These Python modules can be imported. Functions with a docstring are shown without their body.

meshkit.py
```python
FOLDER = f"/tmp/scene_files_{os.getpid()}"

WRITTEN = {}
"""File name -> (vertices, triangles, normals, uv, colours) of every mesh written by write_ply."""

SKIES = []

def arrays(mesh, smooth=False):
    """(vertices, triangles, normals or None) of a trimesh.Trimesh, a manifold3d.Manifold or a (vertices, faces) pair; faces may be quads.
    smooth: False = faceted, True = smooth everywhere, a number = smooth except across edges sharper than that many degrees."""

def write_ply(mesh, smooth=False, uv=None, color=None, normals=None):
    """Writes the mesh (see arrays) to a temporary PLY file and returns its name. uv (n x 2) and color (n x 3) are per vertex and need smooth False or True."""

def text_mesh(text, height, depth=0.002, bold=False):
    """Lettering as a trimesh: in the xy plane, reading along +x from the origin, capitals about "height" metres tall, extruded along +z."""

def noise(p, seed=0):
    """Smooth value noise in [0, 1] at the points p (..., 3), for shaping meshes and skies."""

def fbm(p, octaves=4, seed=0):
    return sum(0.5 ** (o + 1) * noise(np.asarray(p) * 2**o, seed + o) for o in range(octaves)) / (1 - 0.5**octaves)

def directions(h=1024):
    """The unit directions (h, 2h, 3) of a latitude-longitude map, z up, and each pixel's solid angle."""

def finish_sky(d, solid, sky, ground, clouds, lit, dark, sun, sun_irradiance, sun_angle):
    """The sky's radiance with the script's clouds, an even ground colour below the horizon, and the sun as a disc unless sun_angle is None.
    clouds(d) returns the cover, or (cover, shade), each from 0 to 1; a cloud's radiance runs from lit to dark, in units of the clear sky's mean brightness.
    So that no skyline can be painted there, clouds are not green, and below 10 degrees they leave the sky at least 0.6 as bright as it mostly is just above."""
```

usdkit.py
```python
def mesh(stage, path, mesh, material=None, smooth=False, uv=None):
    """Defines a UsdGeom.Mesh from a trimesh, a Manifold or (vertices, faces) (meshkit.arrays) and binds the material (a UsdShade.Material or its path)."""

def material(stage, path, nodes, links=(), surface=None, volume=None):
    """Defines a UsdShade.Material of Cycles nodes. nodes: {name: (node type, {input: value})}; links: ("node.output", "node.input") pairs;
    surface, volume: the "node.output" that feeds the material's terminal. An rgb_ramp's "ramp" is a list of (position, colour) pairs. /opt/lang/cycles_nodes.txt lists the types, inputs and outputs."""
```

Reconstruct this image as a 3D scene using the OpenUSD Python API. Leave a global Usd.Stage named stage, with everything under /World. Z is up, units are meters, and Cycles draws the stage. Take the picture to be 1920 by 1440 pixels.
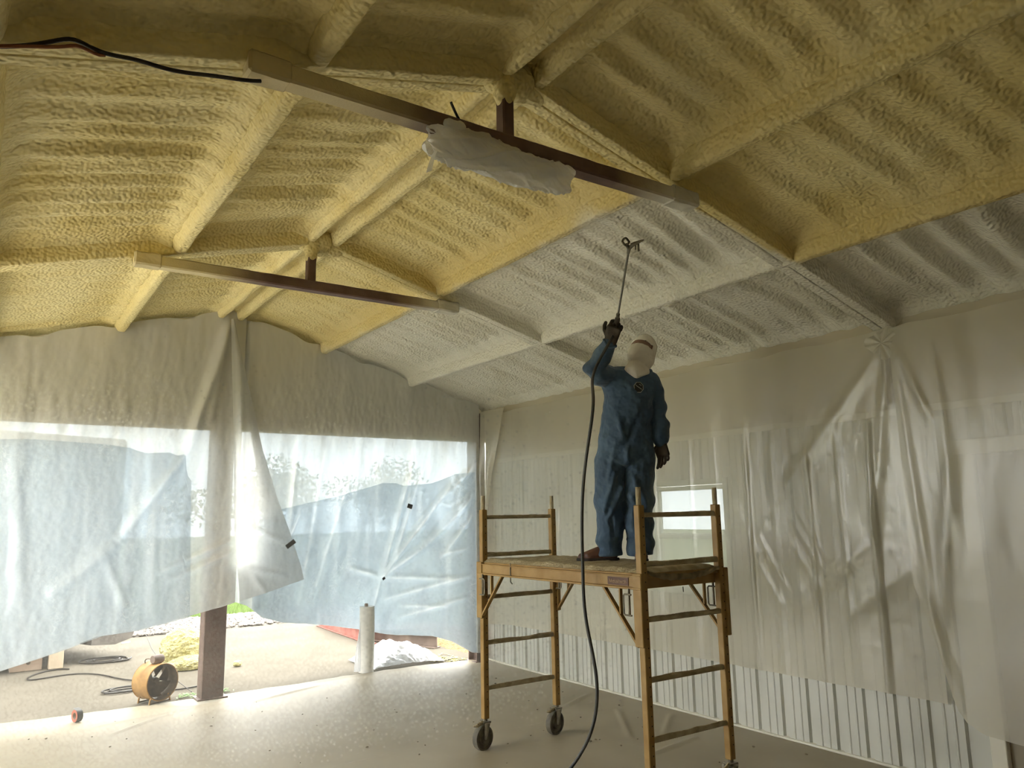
import math, numpy as np, trimesh, usdkit, meshkit
import manifold3d as m3
from pxr import Usd, UsdGeom, UsdLux, UsdShade, Gf, Sdf, Vt

stage = Usd.Stage.CreateInMemory()
UsdGeom.SetStageUpAxis(stage, 'Z'); UsdGeom.SetStageMetersPerUnit(stage, 1.0)
W = UsdGeom.Xform.Define(stage, '/World'); stage.SetDefaultPrim(W.GetPrim())
UsdGeom.Scope.Define(stage, '/World/Looks')
rng = np.random.default_rng(7)
A = np.array

# ------------------------------------------------------------------ camera, sky, sun, exposure
CAMR, CAMD, CAMF = A([.8251, -.5648, -.0173]), A([.0812, .1490, -.9855]), A([.5592, .8117, .1688])
CAMR = CAMR/np.linalg.norm(CAMR); CAMF = CAMF-CAMR*(CAMR@CAMF); CAMF /= np.linalg.norm(CAMF); CAMD = np.cross(CAMF, CAMR)
cam = UsdGeom.Camera.Define(stage, '/World/camera')
cm = np.eye(4); cm[0, :3] = CAMR; cm[1, :3] = -CAMD; cm[2, :3] = -CAMF; cm[3, :3] = (0, 0, 1.68)
cam.AddTransformOp().Set(Gf.Matrix4d(cm.tolist()))
cam.CreateHorizontalApertureAttr(36.0); cam.CreateVerticalApertureAttr(27.0)
cam.CreateFocalLengthAttr(36*1436.0/1920); cam.CreateClippingRangeAttr(Gf.Vec2f(.05, 500))
EXPOSURE = 2.42
cam.CreateExposureAttr(EXPOSURE)
SUN_DIR = A([-.42, -.17, -1.0]); SUN_DIR = SUN_DIR/np.linalg.norm(SUN_DIR)
sun = UsdLux.DistantLight.Define(stage, '/World/sun')
sz = -SUN_DIR; sx = np.cross([0, 1, 0], sz); sx /= np.linalg.norm(sx); sy = np.cross(sz, sx)
sm = np.eye(4); sm[0, :3], sm[1, :3], sm[2, :3] = sx, sy, sz
sun.AddTransformOp().Set(Gf.Matrix4d(sm.tolist()))
sun.CreateIntensityAttr(1.2); sun.CreateAngleAttr(.53); sun.CreateColorAttr(Gf.Vec3f(1.0, .90, .70))
dome = UsdLux.DomeLight.Define(stage, '/World/sky')
dome.CreateIntensityAttr(.62); dome.CreateColorAttr(Gf.Vec3f(.97, .97, .93))

# ------------------------------------------------------------------ helpers
used = {}
def numbered(parent, name):
    k = (parent, name); n = used.get(k, 0); used[k] = n+1
    return name if n == 0 else f'{name}_{n:03d}'
def path_of(parent): return '/World' if parent is None else str(parent.GetPath())
def obj(name, mesh, mat, parent=None, smooth=30, uv=None, fold=None):
    p = path_of(parent)
    m = usdkit.mesh(stage, f'{p}/{numbered(p, name)}', mesh, mat, smooth=smooth, uv=uv)
    m.CreateDoubleSidedAttr(True)
    if mat is FOAM:
        v = np.asarray(m.GetPointsAttr().Get(), float); pv = UsdGeom.PrimvarsAPI(m).CreatePrimvar('tone', Sdf.ValueTypeNames.Color3fArray, 'vertex')
        pv.Set(Vt.Vec3fArray.FromNumpy(foam_tone(v).astype(np.float32)))
    if fold is not None:                        # how far each vertex of a film lies on a whitened fold
        UsdGeom.PrimvarsAPI(m).CreatePrimvar('fold', Sdf.ValueTypeNames.Color3fArray, 'vertex').Set(Vt.Vec3fArray.FromNumpy(np.repeat(fold(np.asarray(mesh.vertices))[:, None], 3, 1).astype(np.float32)))
    return m.GetPrim()
def tag(o, label=None, cat=None, group=None, kind=None):
    for k, v in (('label', label), ('category', cat), ('group', group), ('kind', kind)):
        if v: o.SetCustomDataByKey(k, v)
    return o
def thing(name, label=None, cat=None, group=None, kind=None, loc=(0, 0, 0), parent=None):
    p = path_of(parent)
    x = UsdGeom.Xform.Define(stage, f'{p}/{numbered(p, name)}')
    if tuple(loc) != (0, 0, 0): x.AddTranslateOp().Set(Gf.Vec3d(*map(float, loc)))
    return tag(x.GetPrim(), label, cat, group, kind)
cat_ = trimesh.util.concatenate
def bx(x0, x1, y0, y1, z0, z1, c=0.0):
    if c <= 0:
        m = trimesh.creation.box((x1-x0, y1-y0, z1-z0)); m.apply_translation(((x0+x1)/2, (y0+y1)/2, (z0+z1)/2)); return m
    pts = []
    for X, sx_ in ((x0, 1), (x1, -1)):
        for Y, sy_ in ((y0, 1), (y1, -1)):
            for Z, sz_ in ((z0, 1), (z1, -1)):
                pts += [(X+sx_*c, Y+sy_*c, Z), (X+sx_*c, Y, Z+sz_*c), (X, Y+sy_*c, Z+sz_*c)]
    return trimesh.convex.convex_hull(A(pts))
def frame_of(d):
    d = A(d, float)/np.linalg.norm(d); u = np.cross(d, [0, 0, 1.]); 
    if np.linalg.norm(u) < 1e-3: u = A([1., 0, 0])
    u /= np.linalg.norm(u); return u, np.cross(d, u), d
def spline(pts, n=60):
    from scipy.interpolate import CubicSpline
    pts = A(pts, float); t = np.r_[0, np.cumsum(np.linalg.norm(np.diff(pts, axis=0), axis=1))]
    return CubicSpline(t, pts)(np.linspace(0, t[-1], n))
def tube(pts, r, k=8, cap=True):
    pts = A(pts, float); n = len(pts); r = np.broadcast_to(r, n)
    t = np.gradient(pts, axis=0); t /= np.linalg.norm(t, axis=1, keepdims=True)+1e-12
    u = frame_of(t[0])[0]; V = []
    for i in range(n):
        u = u-t[i]*(t[i]@u); u /= np.linalg.norm(u); w = np.cross(t[i], u)
        a = np.arange(k)*2*math.pi/k
        V.append(pts[i]+r[i]*(np.cos(a)[:, None]*u+np.sin(a)[:, None]*w))
    V = np.vstack(V); F = []
    for i in range(n-1):
        for j in range(k):
            a, b = i*k+j, i*k+(j+1) % k; F += [(a, b, b+k), (a, b+k, a+k)]
    if cap:
        V = np.vstack([V, pts[0], pts[-1]]); c0, c1 = n*k, n*k+1
        for j in range(k): F += [(c0, (j+1) % k, j), (c1, (n-1)*k+j, (n-1)*k+(j+1) % k)]
    return trimesh.Trimesh(V, F, process=False)
def bar(a, b, r, k=8): return tube([a, b], r, k)
def beam(a, b, w, h, up=(0, 0, 1.)):
    """rectangular bar from a to b, w across, h along up"""
    a, b = A(a, float), A(b, float); d = (b-a)/np.linalg.norm(b-a); s = np.cross(d, up); s /= np.linalg.norm(s); u = np.cross(s, d)
    c = min(w, h)*.12; P = []
    prof = [(w/2-c, h/2), (w/2, h/2-c), (w/2, -h/2+c), (w/2-c, -h/2), (-w/2+c, -h/2), (-w/2, -h/2+c), (-w/2, h/2-c), (-w/2+c, h/2)]
    V = [q+s*x+u*y for q in (a, b) for x, y in prof]
    return trimesh.convex.convex_hull(A(V))
def lathe(profile, k=32, axis=None, at=(0, 0, 0)):
    """profile (r, z) revolved about z, then z turned to axis"""
    prof = A(profile, float); n = len(prof); a = np.arange(k)*2*math.pi/k
    V = np.stack([np.outer(prof[:, 0], np.cos(a)), np.outer(prof[:, 0], np.sin(a)), np.repeat(prof[:, 1:2], k, 1)], -1).reshape(-1, 3)
    F = []
    for i in range(n-1):
        for j in range(k):
            p, q = i*k+j, i*k+(j+1) % k; F += [(p, q, q+k), (p, q+k, p+k)]
    if axis is not None:
        u, w, d = frame_of(axis); V = V[:, :1]*u+V[:, 1:2]*w+V[:, 2:]*d
    return trimesh.Trimesh(V+A(at, float), F, process=False)
def ball(c, r, sub=2, s=(1, 1, 1)):
    m = trimesh.creation.icosphere(sub, 1.0); m.apply_scale(A(s)*r); m.apply_translation(c); return m
def grid(fn, nu, nv):
    """fn(U, V) -> (nu, nv, 3) for U, V in 0..1"""
    u, v = np.meshgrid(np.linspace(0, 1, nu), np.linspace(0, 1, nv), indexing='ij')
    P = fn(u, v).reshape(-1, 3); i = np.arange(nu*nv).reshape(nu, nv)
    F = np.stack([i[:-1, :-1], i[1:, :-1], i[1:, 1:], i[:-1, 1:]], -1).reshape(-1, 4)
    F = np.vstack([F[:, :3], F[:, [0, 2, 3]]])
    return trimesh.Trimesh(P, F, process=False)
def fb(x, y, z=0.0, o=3, seed=0):
    x, y, z = np.broadcast_arrays(np.asarray(x, float), y, z)
    return meshkit.fbm(np.stack([x, y, z], -1), o, seed)-.5
def sstep(a, b, x):
    t = np.clip((np.asarray(x, float)-a)/(b-a), 0, 1); return t*t*(3-2*t)
def displaced(m, amp, freq, seed=0, o=3):
    m = m.copy(); n = m.vertex_normals; v = m.vertices
    m.vertices = v+n*(meshkit.fbm(v*freq+3.1, o, seed)-.5)[:, None]*2*amp; return m
def manifold(m): return m3.Manifold(m3.Mesh(np.asarray(m.vertices, np.float32), np.asarray(m.faces, np.uint32)))
def to_tm(m):
    q = m.to_mesh(); return trimesh.Trimesh(q.vert_properties[:, :3], q.tri_verts, process=True)
def sph(c, r, k=16): return m3.Manifold.sphere(float(r), k).translate([float(t) for t in c])
def limb(*cr):
    """chain of hulls through (centre, radius) pairs"""
    out = []
    for (c0, r0), (c1, r1) in zip(cr[:-1], cr[1:]): out.append(m3.Manifold.batch_hull([sph(c0, r0), sph(c1, r1)]))
    return out
def fuse(parts, step=.02, it=8, lam=.5):
    m = m3.Manifold.batch_boolean(parts, m3.OpType.Add).refine_to_length(step)
    t = to_tm(m); trimesh.smoothing.filter_taubin(t, lamb=lam, nu=lam+.02, iterations=it); return t

def foam_tone(v):
    """raw foam is yellow with a mottle; the white coating covers the lower right slope up to an irregular spray edge"""
    n = np.clip((meshkit.fbm(v*2.6, 3, 4)-.3)/.4, 0, 1)[:, None]; raw = A(YEL1)*(1-n)+A(YEL2)*n; coat = A(WHT1)*(1-n)+A(WHT2)*n
    edge = 4.12+(3.0-4.12)*sstep(2.70, 2.86, v[:, 1])
    e = sstep(.07, .28, v[:, 0]-edge+.34*meshkit.fbm(v*3.2+9, 3, 8))[:, None]
    e = np.clip(e-.10*sstep(.9, 0, v[:, :1]*0+np.abs(v[:, :1]-edge[:, None])), 0, 1)
    ochre = np.exp(-((v[:, 0]-edge+.10)/.16)**2)[:, None]*(1-e)*.45*(v[:, :1] > 2.2)
    return (raw*(1-ochre)+A((.66, .50, .20))*ochre)*(1-e)+coat*e
# ------------------------------------------------------------------ materials
def look(name, nodes, links, surface='p.BSDF', volume=None):
    return usdkit.material(stage, f'/World/Looks/{name}', nodes, links, surface=surface, volume=volume)
def plain(name, c1, c2=None, rough=.6, metal=0., scale=8., bump=0., bscale=60., detail=1.5, stretch=(1, 1, 1), spec=.4, lo=.35, hi=.65, bdist=.01, **kw):
    """two-tone noise over world position with optional bump"""
    c2 = c2 or c1
    nodes = {'g': ('geometry', {}), 'm': ('mapping', {'scale': stretch}), 'n': ('noise_texture', {'scale': scale, 'detail': detail}),
             'r': ('rgb_ramp', {'ramp': [(lo, c1), (hi, c2)]}),
             'p': ('principled_bsdf', {'roughness': rough, 'metallic': metal, 'specular_ior_level': spec, **kw})}
    links = [('g.position', 'm.vector'), ('m.vector', 'n.vector'), ('n.fac', 'r.fac'), ('r.color', 'p.base_color')]
    if bump:
        nodes['bn'] = ('noise_texture', {'scale': bscale, 'detail': 1.}); nodes['b'] = ('bump', {'strength': bump, 'distance': bdist})
        links += [('m.vector', 'bn.vector'), ('bn.fac', 'b.height'), ('b.normal', 'p.normal')]
    return look(name, nodes, links)

YEL1, YEL2 = (.75, .62, .27), (.84, .73, .385)
WHT1, WHT2 = (.74, .71, .60), (.82, .79, .69)
def foam_look(name):
    """sprayed foam: per-vertex tone (raw yellow or overcoated white), fine orange-peel bump"""
    return look(name, {'a': ('attribute', {'attribute': 'tone'}), 'g': ('geometry', {}), 'b1': ('noise_texture', {'scale': 50., 'detail': 0.}), 'b': ('bump', {'strength': .6, 'distance': .02}),
                       'p': ('principled_bsdf', {'roughness': .62, 'specular_ior_level': .25})},
                [('a.color', 'p.base_color'), ('g.position', 'b1.vector'), ('b1.fac', 'b.height'), ('b.normal', 'p.normal')])
FOAM = foam_look('foam')
# truss steel: rust-brown primer in the middle, overspray of foam and coating towards both ends
def steel_look():
    nodes = {'g': ('geometry', {}), 's': ('separate_xyz', {}), 'n': ('noise_texture', {'scale': 9., 'detail': 5.}),
             'r': ('rgb_ramp', {'ramp': [(.3, (.105, .060, .048)), (.7, (.185, .115, .095))]}),
             'en': ('noise_texture', {'scale': 5., 'detail': 3.}), 'xa': ('math', {'math_type': 'subtract', 'value2': 2.03}), 'ab': ('math', {'math_type': 'absolute'}),
             'd2': ('math', {'math_type': 'multiply_add', 'value2': .30}),
             'e': ('map_range', {'range_type': 'smoothstep', 'from_min': .62, 'from_max': 1.08, 'to_min': 0., 'to_max': 1., 'clamp': True}),
             'side': ('map_range', {'from_min': 2.6, 'from_max': 2.9, 'to_min': 0., 'to_max': 1., 'clamp': True}),
             'cc': ('mix', {'color1': (.64, .54, .30), 'color2': (.66, .63, .53)}), 'mx': ('mix', {}),
             'bn': ('noise_texture', {'scale': 120., 'detail': 2.}), 'b': ('bump', {'strength': .25, 'distance': .004}),
             'p': ('principled_bsdf', {'roughness': .55, 'specular_ior_level': .35})}
    links = [('g.position', 's.vector'), ('g.position', 'n.vector'), ('g.position', 'en.vector'), ('g.position', 'bn.vector'), ('n.fac', 'r.fac'),
             ('s.x', 'xa.value1'), ('xa.value', 'ab.value1'), ('en.fac', 'd2.value1'), ('ab.value', 'd2.value3'), ('d2.value', 'e.value'),
             ('s.x', 'side.value'), ('side.result', 'cc.fac'), ('e.result', 'mx.fac'), ('r.color', 'mx.color1'), ('cc.color', 'mx.color2'), ('mx.color', 'p.base_color'),
             ('bn.fac', 'b.height'), ('b.normal', 'p.normal')]
    return look('truss_steel', nodes, links)
STEEL = steel_look()
COLUMN = plain('column_steel', (.125, .085, .070), (.19, .135, .112), .5, scale=5, bump=.1, bscale=80)
def film_look(name, clear=.2, tint=(.80, .86, .90), white=(.86, .84, .78), through=None, thru=.36, streak=.05, crease=0., vary=(7., 7., .6), rough=.35, gloss=.10, marks=0.):
    """thin polyethylene: partly see-through, mostly milky scatter, a little sheen; optional creases and whitened stress marks"""
    nodes = {'g': ('geometry', {}), 'm': ('mapping', {'scale': vary}), 'n': ('noise_texture', {'scale': 1.6, 'detail': 0.}),
             'k': ('map_range', {'from_min': .25, 'from_max': .75, 'to_min': clear+streak, 'to_max': clear-streak, 'clamp': True}),
             't': ('transparent_bsdf', {'color': tint}), 'd': ('diffuse_bsdf', {'color': white}), 'l': ('translucent_bsdf', {'color': through or white}),
             'x': ('mix_closure', {'fac': thru}), 'gl': ('glossy_bsdf', {'roughness': rough, 'color': (.9, .9, .9)}), 'y': ('mix_closure', {'fac': gloss}), 'z': ('mix_closure', {})}
    links = [('g.position', 'm.vector'), ('m.vector', 'n.vector'), ('n.fac', 'k.value'),
             ('d.BSDF', 'x.closure1'), ('l.BSDF', 'x.closure2'), ('x.closure', 'y.closure1'), ('gl.BSDF', 'y.closure2'),
             ('y.closure', 'z.closure1'), ('t.BSDF', 'z.closure2'), ('k.result', 'z.fac')]
    if crease:
        nodes.update({'c': ('noise_texture', {'scale': 18., 'detail': 2.}), 'bm': ('bump', {'strength': crease, 'distance': .02})})
        links += [('g.position', 'c.vector'), ('c.fac', 'bm.height'), ('bm.normal', 'd.normal'), ('bm.normal', 'l.normal'), ('bm.normal', 'gl.normal')]
    nodes.update({'fo': ('attribute', {'attribute': 'fold'}), 'lf': ('mix', {'color1': through or white, 'color2': (.96, .97, .97)})})
    links += [('fo.fac', 'lf.fac'), ('lf.color', 'l.color')]
    if marks:
        links.remove(('lf.color', 'l.color'))
        nodes.update({'v': ('voronoi_texture', {'feature': 'distance_to_edge', 'scale': 13., 'randomness': 1.}), 'dn': ('noise_texture', {'scale': 6., 'detail': 2.}), 'ad': ('mix', {'mix_type': 'add', 'fac': .5}),
                      'vr': ('map_range', {'from_min': .01, 'from_max': .07, 'to_min': 1., 'to_max': 0., 'clamp': True}), 'mm': ('mapping', {'scale': (1.3, 1.3, .45)}), 'mn': ('noise_texture', {'scale': 2.9, 'detail': 2.}),
                      'mr': ('map_range', {'from_min': .53, 'from_max': .66, 'to_min': 0., 'to_max': marks, 'clamp': True}), 'mu': ('math', {'math_type': 'multiply'}),
                      'lc': ('mix', {'color2': (.95, .97, .98)})})
        links += [('g.position', 'dn.vector'), ('g.position', 'ad.color1'), ('dn.color', 'ad.color2'), ('ad.color', 'v.vector'), ('v.distance', 'vr.value'), ('g.position', 'mm.vector'), ('mm.vector', 'mn.vector'), ('mn.fac', 'mr.value'),
                  ('vr.result', 'mu.value1'), ('mr.result', 'mu.value2'), ('mu.value', 'lc.fac'), ('lf.color', 'lc.color1'), ('lc.color', 'l.color')]
    return look(name, nodes, links, surface='z.closure')
FILM = film_look('film', clear=.10, streak=.04, tint=(.42, .48, .525), white=(.95, .92, .84), through=(.34, .40, .445), crease=.06)
FILM2 = film_look('film_second_layer', clear=.46, streak=.10, thru=.50, tint=(.88, .94, .99), white=(.80, .81, .82), through=(.38, .47, .56), crease=.25, marks=1.)
FILM_FLAP = film_look('film_flap', clear=.07, white=(.88, .87, .83), through=(.60, .61, .60), thru=.7, streak=.03)
FILM_WALL = film_look('film_wall', clear=.36, tint=(.93, .94, .93), white=(.78, .73, .59), streak=.07, vary=(3., 3., .5), crease=.05, gloss=.14, rough=.32)
FILM_WRAP = film_look('film_wrap', clear=.17, tint=(.97, .97, .95), white=(.97, .95, .90), thru=.5, streak=.10, vary=(6., 6., 6.), crease=.35, rough=.22, gloss=.25)
FILM_PILE = film_look('film_pile', clear=.08, tint=(.95, .96, .97), white=(.66, .67, .68), streak=.05, vary=(6., 6., 6.), crease=.4, rough=.25, gloss=.15)
HEADER = plain('header_panel', (.76, .70, .57), (.80, .75, .62), .7, scale=2)
LINER = plain('wall_liner_white', (.56, .56, .50), (.62, .62, .56), .45, scale=2.5)
GROOVE = LINER
UPPER = plain('wall_upper_board', (.50, .44, .32), (.55, .49, .37), .75, scale=1.6)
REARW = plain('rear_wall_sheet', (.66, .62, .52), (.72, .68, .58), .6, scale=1.6)
TRIM = plain('wall_trim', (.74, .71, .60), (.78, .75, .64), .5, scale=3)
DOORM = plain('door_brown', (.30, .26, .19), (.36, .31, .23), .6, scale=3)
WINFRAME = plain('window_frame', (.42, .46, .40), (.48, .52, .46), .5, scale=4)
def floor_look(name, c1, c2, scratch=.3):
    nodes = {'g': ('geometry', {}), 'n': ('noise_texture', {'scale': 1.5, 'detail': 2.}), 'r': ('rgb_ramp', {'ramp': [(.3, c1), (.7, c2)]}),
             'ms': ('mapping', {'scale': (1., 5.5, 1.), 'rotation': (0, 0, .5)}), 's': ('noise_texture', {'scale': 17., 'detail': 3., 'roughness': .7}),
             'sr': ('map_range', {'from_min': .62, 'from_max': .74, 'to_min': 0., 'to_max': scratch, 'clamp': True}), 'm1': ('mix', {'color2': (.82, .82, .80)}),
             'p': ('principled_bsdf', {'roughness': .55, 'specular_ior_level': .3})}
    links = [('g.position', 'n.vector'), ('n.fac', 'r.fac'), ('g.position', 'ms.vector'), ('ms.vector', 's.vector'), ('s.fac', 'sr.value'), ('sr.result', 'm1.fac'), ('r.color', 'm1.color1'), ('m1.color', 'p.base_color')]
    return look(name, nodes, links)
SHEET = floor_look('floor_sheet', (.335, .29, .205), (.40, .352, .26), .14)
SLAB = floor_look('floor_slab', (.38, .35, .28), (.44, .41, .33), .2)
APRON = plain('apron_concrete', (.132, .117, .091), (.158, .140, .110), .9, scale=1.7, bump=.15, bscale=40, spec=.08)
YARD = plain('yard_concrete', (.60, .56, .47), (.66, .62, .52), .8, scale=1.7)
GRAVELBASE = plain('gravel_base', (.15, .135, .11), (.21, .19, .165), .9, scale=30, bump=.8, bscale=45, bdist=.03)
STONE = plain('gravel_stone', (.15, .135, .115), (.26, .235, .21), .85, scale=23)
GRASS = plain('grass_ground', (.105, .13, .05), (.18, .21, .09), .9, scale=12, bump=.8, bscale=50, bdist=.03)
BLADE = plain('grass_blade', (.11, .18, .04), (.22, .30, .09), .7, scale=20)
LEAF = plain('tree_leaf', (.05, .09, .03), (.11, .17, .06), .7, scale=3)
BARK = plain('tree_bark', (.10, .075, .055), (.16, .125, .09), .9, scale=12)
MULCH = plain('mulch', (.30, .13, .055), (.48, .25, .12), .95, scale=28, bump=.8, bscale=60, bdist=.03)
RUST = plain('rusty_red_steel', (.27, .085, .065), (.40, .16, .125), .7, scale=6, bump=.2, bscale=60)
BROWN = plain('brown_steel', (.16, .12, .10), (.25, .19, .155), .6, scale=6)
YPAINT = plain('scaffold_paint', (.27, .155, .042), (.37, .235, .08), .5, scale=11, lo=.3, hi=.7, bump=.15, bscale=90, bdist=.004)
CRUST = plain('foam_crust', (.33, .27, .16), (.46, .39, .25), .8, scale=14, bump=.6, bscale=60, bdist=.012)
DARKFOAM = plain('foam_underside', (.16, .125, .07), (.30, .24, .14), .85, scale=20, bump=.6, bscale=60)
HOLE = plain('bolt_hole', (.03, .02, .015), (.05, .035, .02), .8)
GREYSTEEL = plain('grey_steel', (.20, .18, .14), (.29, .26, .20), .45, .5, scale=30)
WHEEL = plain('caster_rubber', (.11, .10, .08), (.17, .155, .12), .7, scale=20)
DECAL = plain('decal_dark', (.10, .05, .035), (.13, .07, .05), .6)
DECALTXT = plain('decal_letters', (.30, .20, .12), (.34, .23, .14), .6)
SUIT = plain('coverall_blue', (.036, .070, .118), (.058, .106, .170), .72, scale=5, bump=.5, bscale=22, bdist=.03, detail=5, sheen_weight=.15)
HOODM = plain('hood_white', (.74, .68, .59), (.82, .77, .69), .85, scale=9, bump=.25, bscale=70)
GLOVE = plain('glove_dark', (.035, .026, .018), (.06, .045, .032), .65, scale=20, bump=.2, bscale=120)
SHOE = plain('shoe_brown', (.075, .032, .020), (.12, .055, .036), .5, scale=14)
SOLE = plain('shoe_sole', (.025, .018, .013), None, .7)
LACE = plain('lace', (.26, .20, .13), None, .8)
SKIN = plain('skin', (.22, .12, .085), (.26, .15, .105), .5)
GOGGLE = plain('goggle_dark', (.10, .045, .035), (.14, .065, .05), .25)
PATCH = plain('patch_black', (.022, .024, .020), None, .6)
PATCHLINE = plain('patch_thread', (.34, .35, .32), None, .7)
HOSE = plain('hose_black', (.045, .045, .042), (.065, .063, .058), .5)
CABLE = plain('cable_black', (.03, .025, .02), None, .5)
CORDBROWN = plain('cord_orange', (.25, .085, .03), None, .55)
WANDM = plain('wand_steel', (.16, .14, .105), (.21, .19, .14), .4, .4)
FANM = plain('fan_orange', (.30, .16, .045), (.42, .25, .085), .55, scale=7, bump=.2, bscale=60)
FANIN = plain('fan_inside', (.09, .065, .04), (.14, .10, .06), .6)
BLOB = plain('foam_blob', (.44, .40, .17), (.56, .52, .28), .8, scale=10, bump=.7, bscale=38, bdist=.03)
TAPEM = plain('duct_tape', (.065, .065, .06), None, .5)
TAPER = plain('tape_red', (.34, .09, .055), (.40, .12, .08), .5)
TRAILW = plain('trailer_grey', (.20, .21, .22), (.25, .26, .27), .5, scale=2)
TRAILD = plain('trailer_under', (.10, .09, .08), (.15, .135, .12), .8, scale=6)
WOOD = plain('wood_block', (.36, .29, .21), (.46, .38, .28), .8, scale=9, stretch=(1, 1, .2))
BOXM = plain('cardboard', (.27, .20, .15), (.33, .25, .19), .8, scale=5)
CREAM = plain('sheet_roll', (.72, .71, .66), (.80, .79, .74), .45, scale=6)
GREENP = plain('green_scrap', (.20, .42, .12), (.35, .58, .22), .6, scale=30)
CHIP = plain('chip', (.12, .10, .07), (.22, .18, .12), .9, scale=30)
GLASS = look('window_glass', {'t': ('transparent_bsdf', {'color': (.17, .19, .205)}), 'g': ('glossy_bsdf', {'roughness': .05}), 'm': ('mix_closure', {'fac': .09})},
             [('t.BSDF', 'm.closure1'), ('g.BSDF', 'm.closure2')], surface='m.closure')
HAZE = look('spray_haze', {'v': ('principled_volume', {'color': (.97, .94, .84), 'density': .058, 'anisotropy': .25})}, [], surface=None, volume='v.volume')

# ------------------------------------------------------------------ the building
XR, ZR, SL = 1.97, 3.73, .265            # ridge line of the purlin bottoms and the roof slope
XW, YG, XL, YB = 5.10, 8.02, -1.16, -2.42  # right wall, gable wall, left wall, rear wall
HALF = XW-XR
def zroof(x): return ZR-SL*np.abs(np.asarray(x, float)-XR)
DEPTH = .135                              # the foam skin lies this far above the purlin bottoms
TR = [YB, .18, 2.80, 5.40, YG+.06]        # frame lines

tag(obj('floor', bx(XL-.1, XW+.15, YB-.1, YG+.12, -.20, 0), SLAB, smooth=False), kind='structure')
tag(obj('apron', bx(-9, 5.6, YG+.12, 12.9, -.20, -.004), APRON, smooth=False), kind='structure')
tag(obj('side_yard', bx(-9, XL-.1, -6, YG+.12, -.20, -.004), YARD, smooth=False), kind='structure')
tag(obj('gravel_yard', grid(lambda u, v: np.stack([-9+15*u, 12.9+1.75*v+.18*fb(6*u, 0*u, 3), -.006+.03*sstep(0, .25, v)*(.6+fb(u*40, v*6))], -1), 60, 14), GRAVELBASE, smooth=True), kind='structure')
tag(obj('grass_field', grid(lambda u, v: np.stack([-60+120*u, -40+130*v, -.06+.02*fb(u*20, v*20)-.0*u], -1), 40, 40), GRASS, smooth=True), kind='structure')

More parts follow.
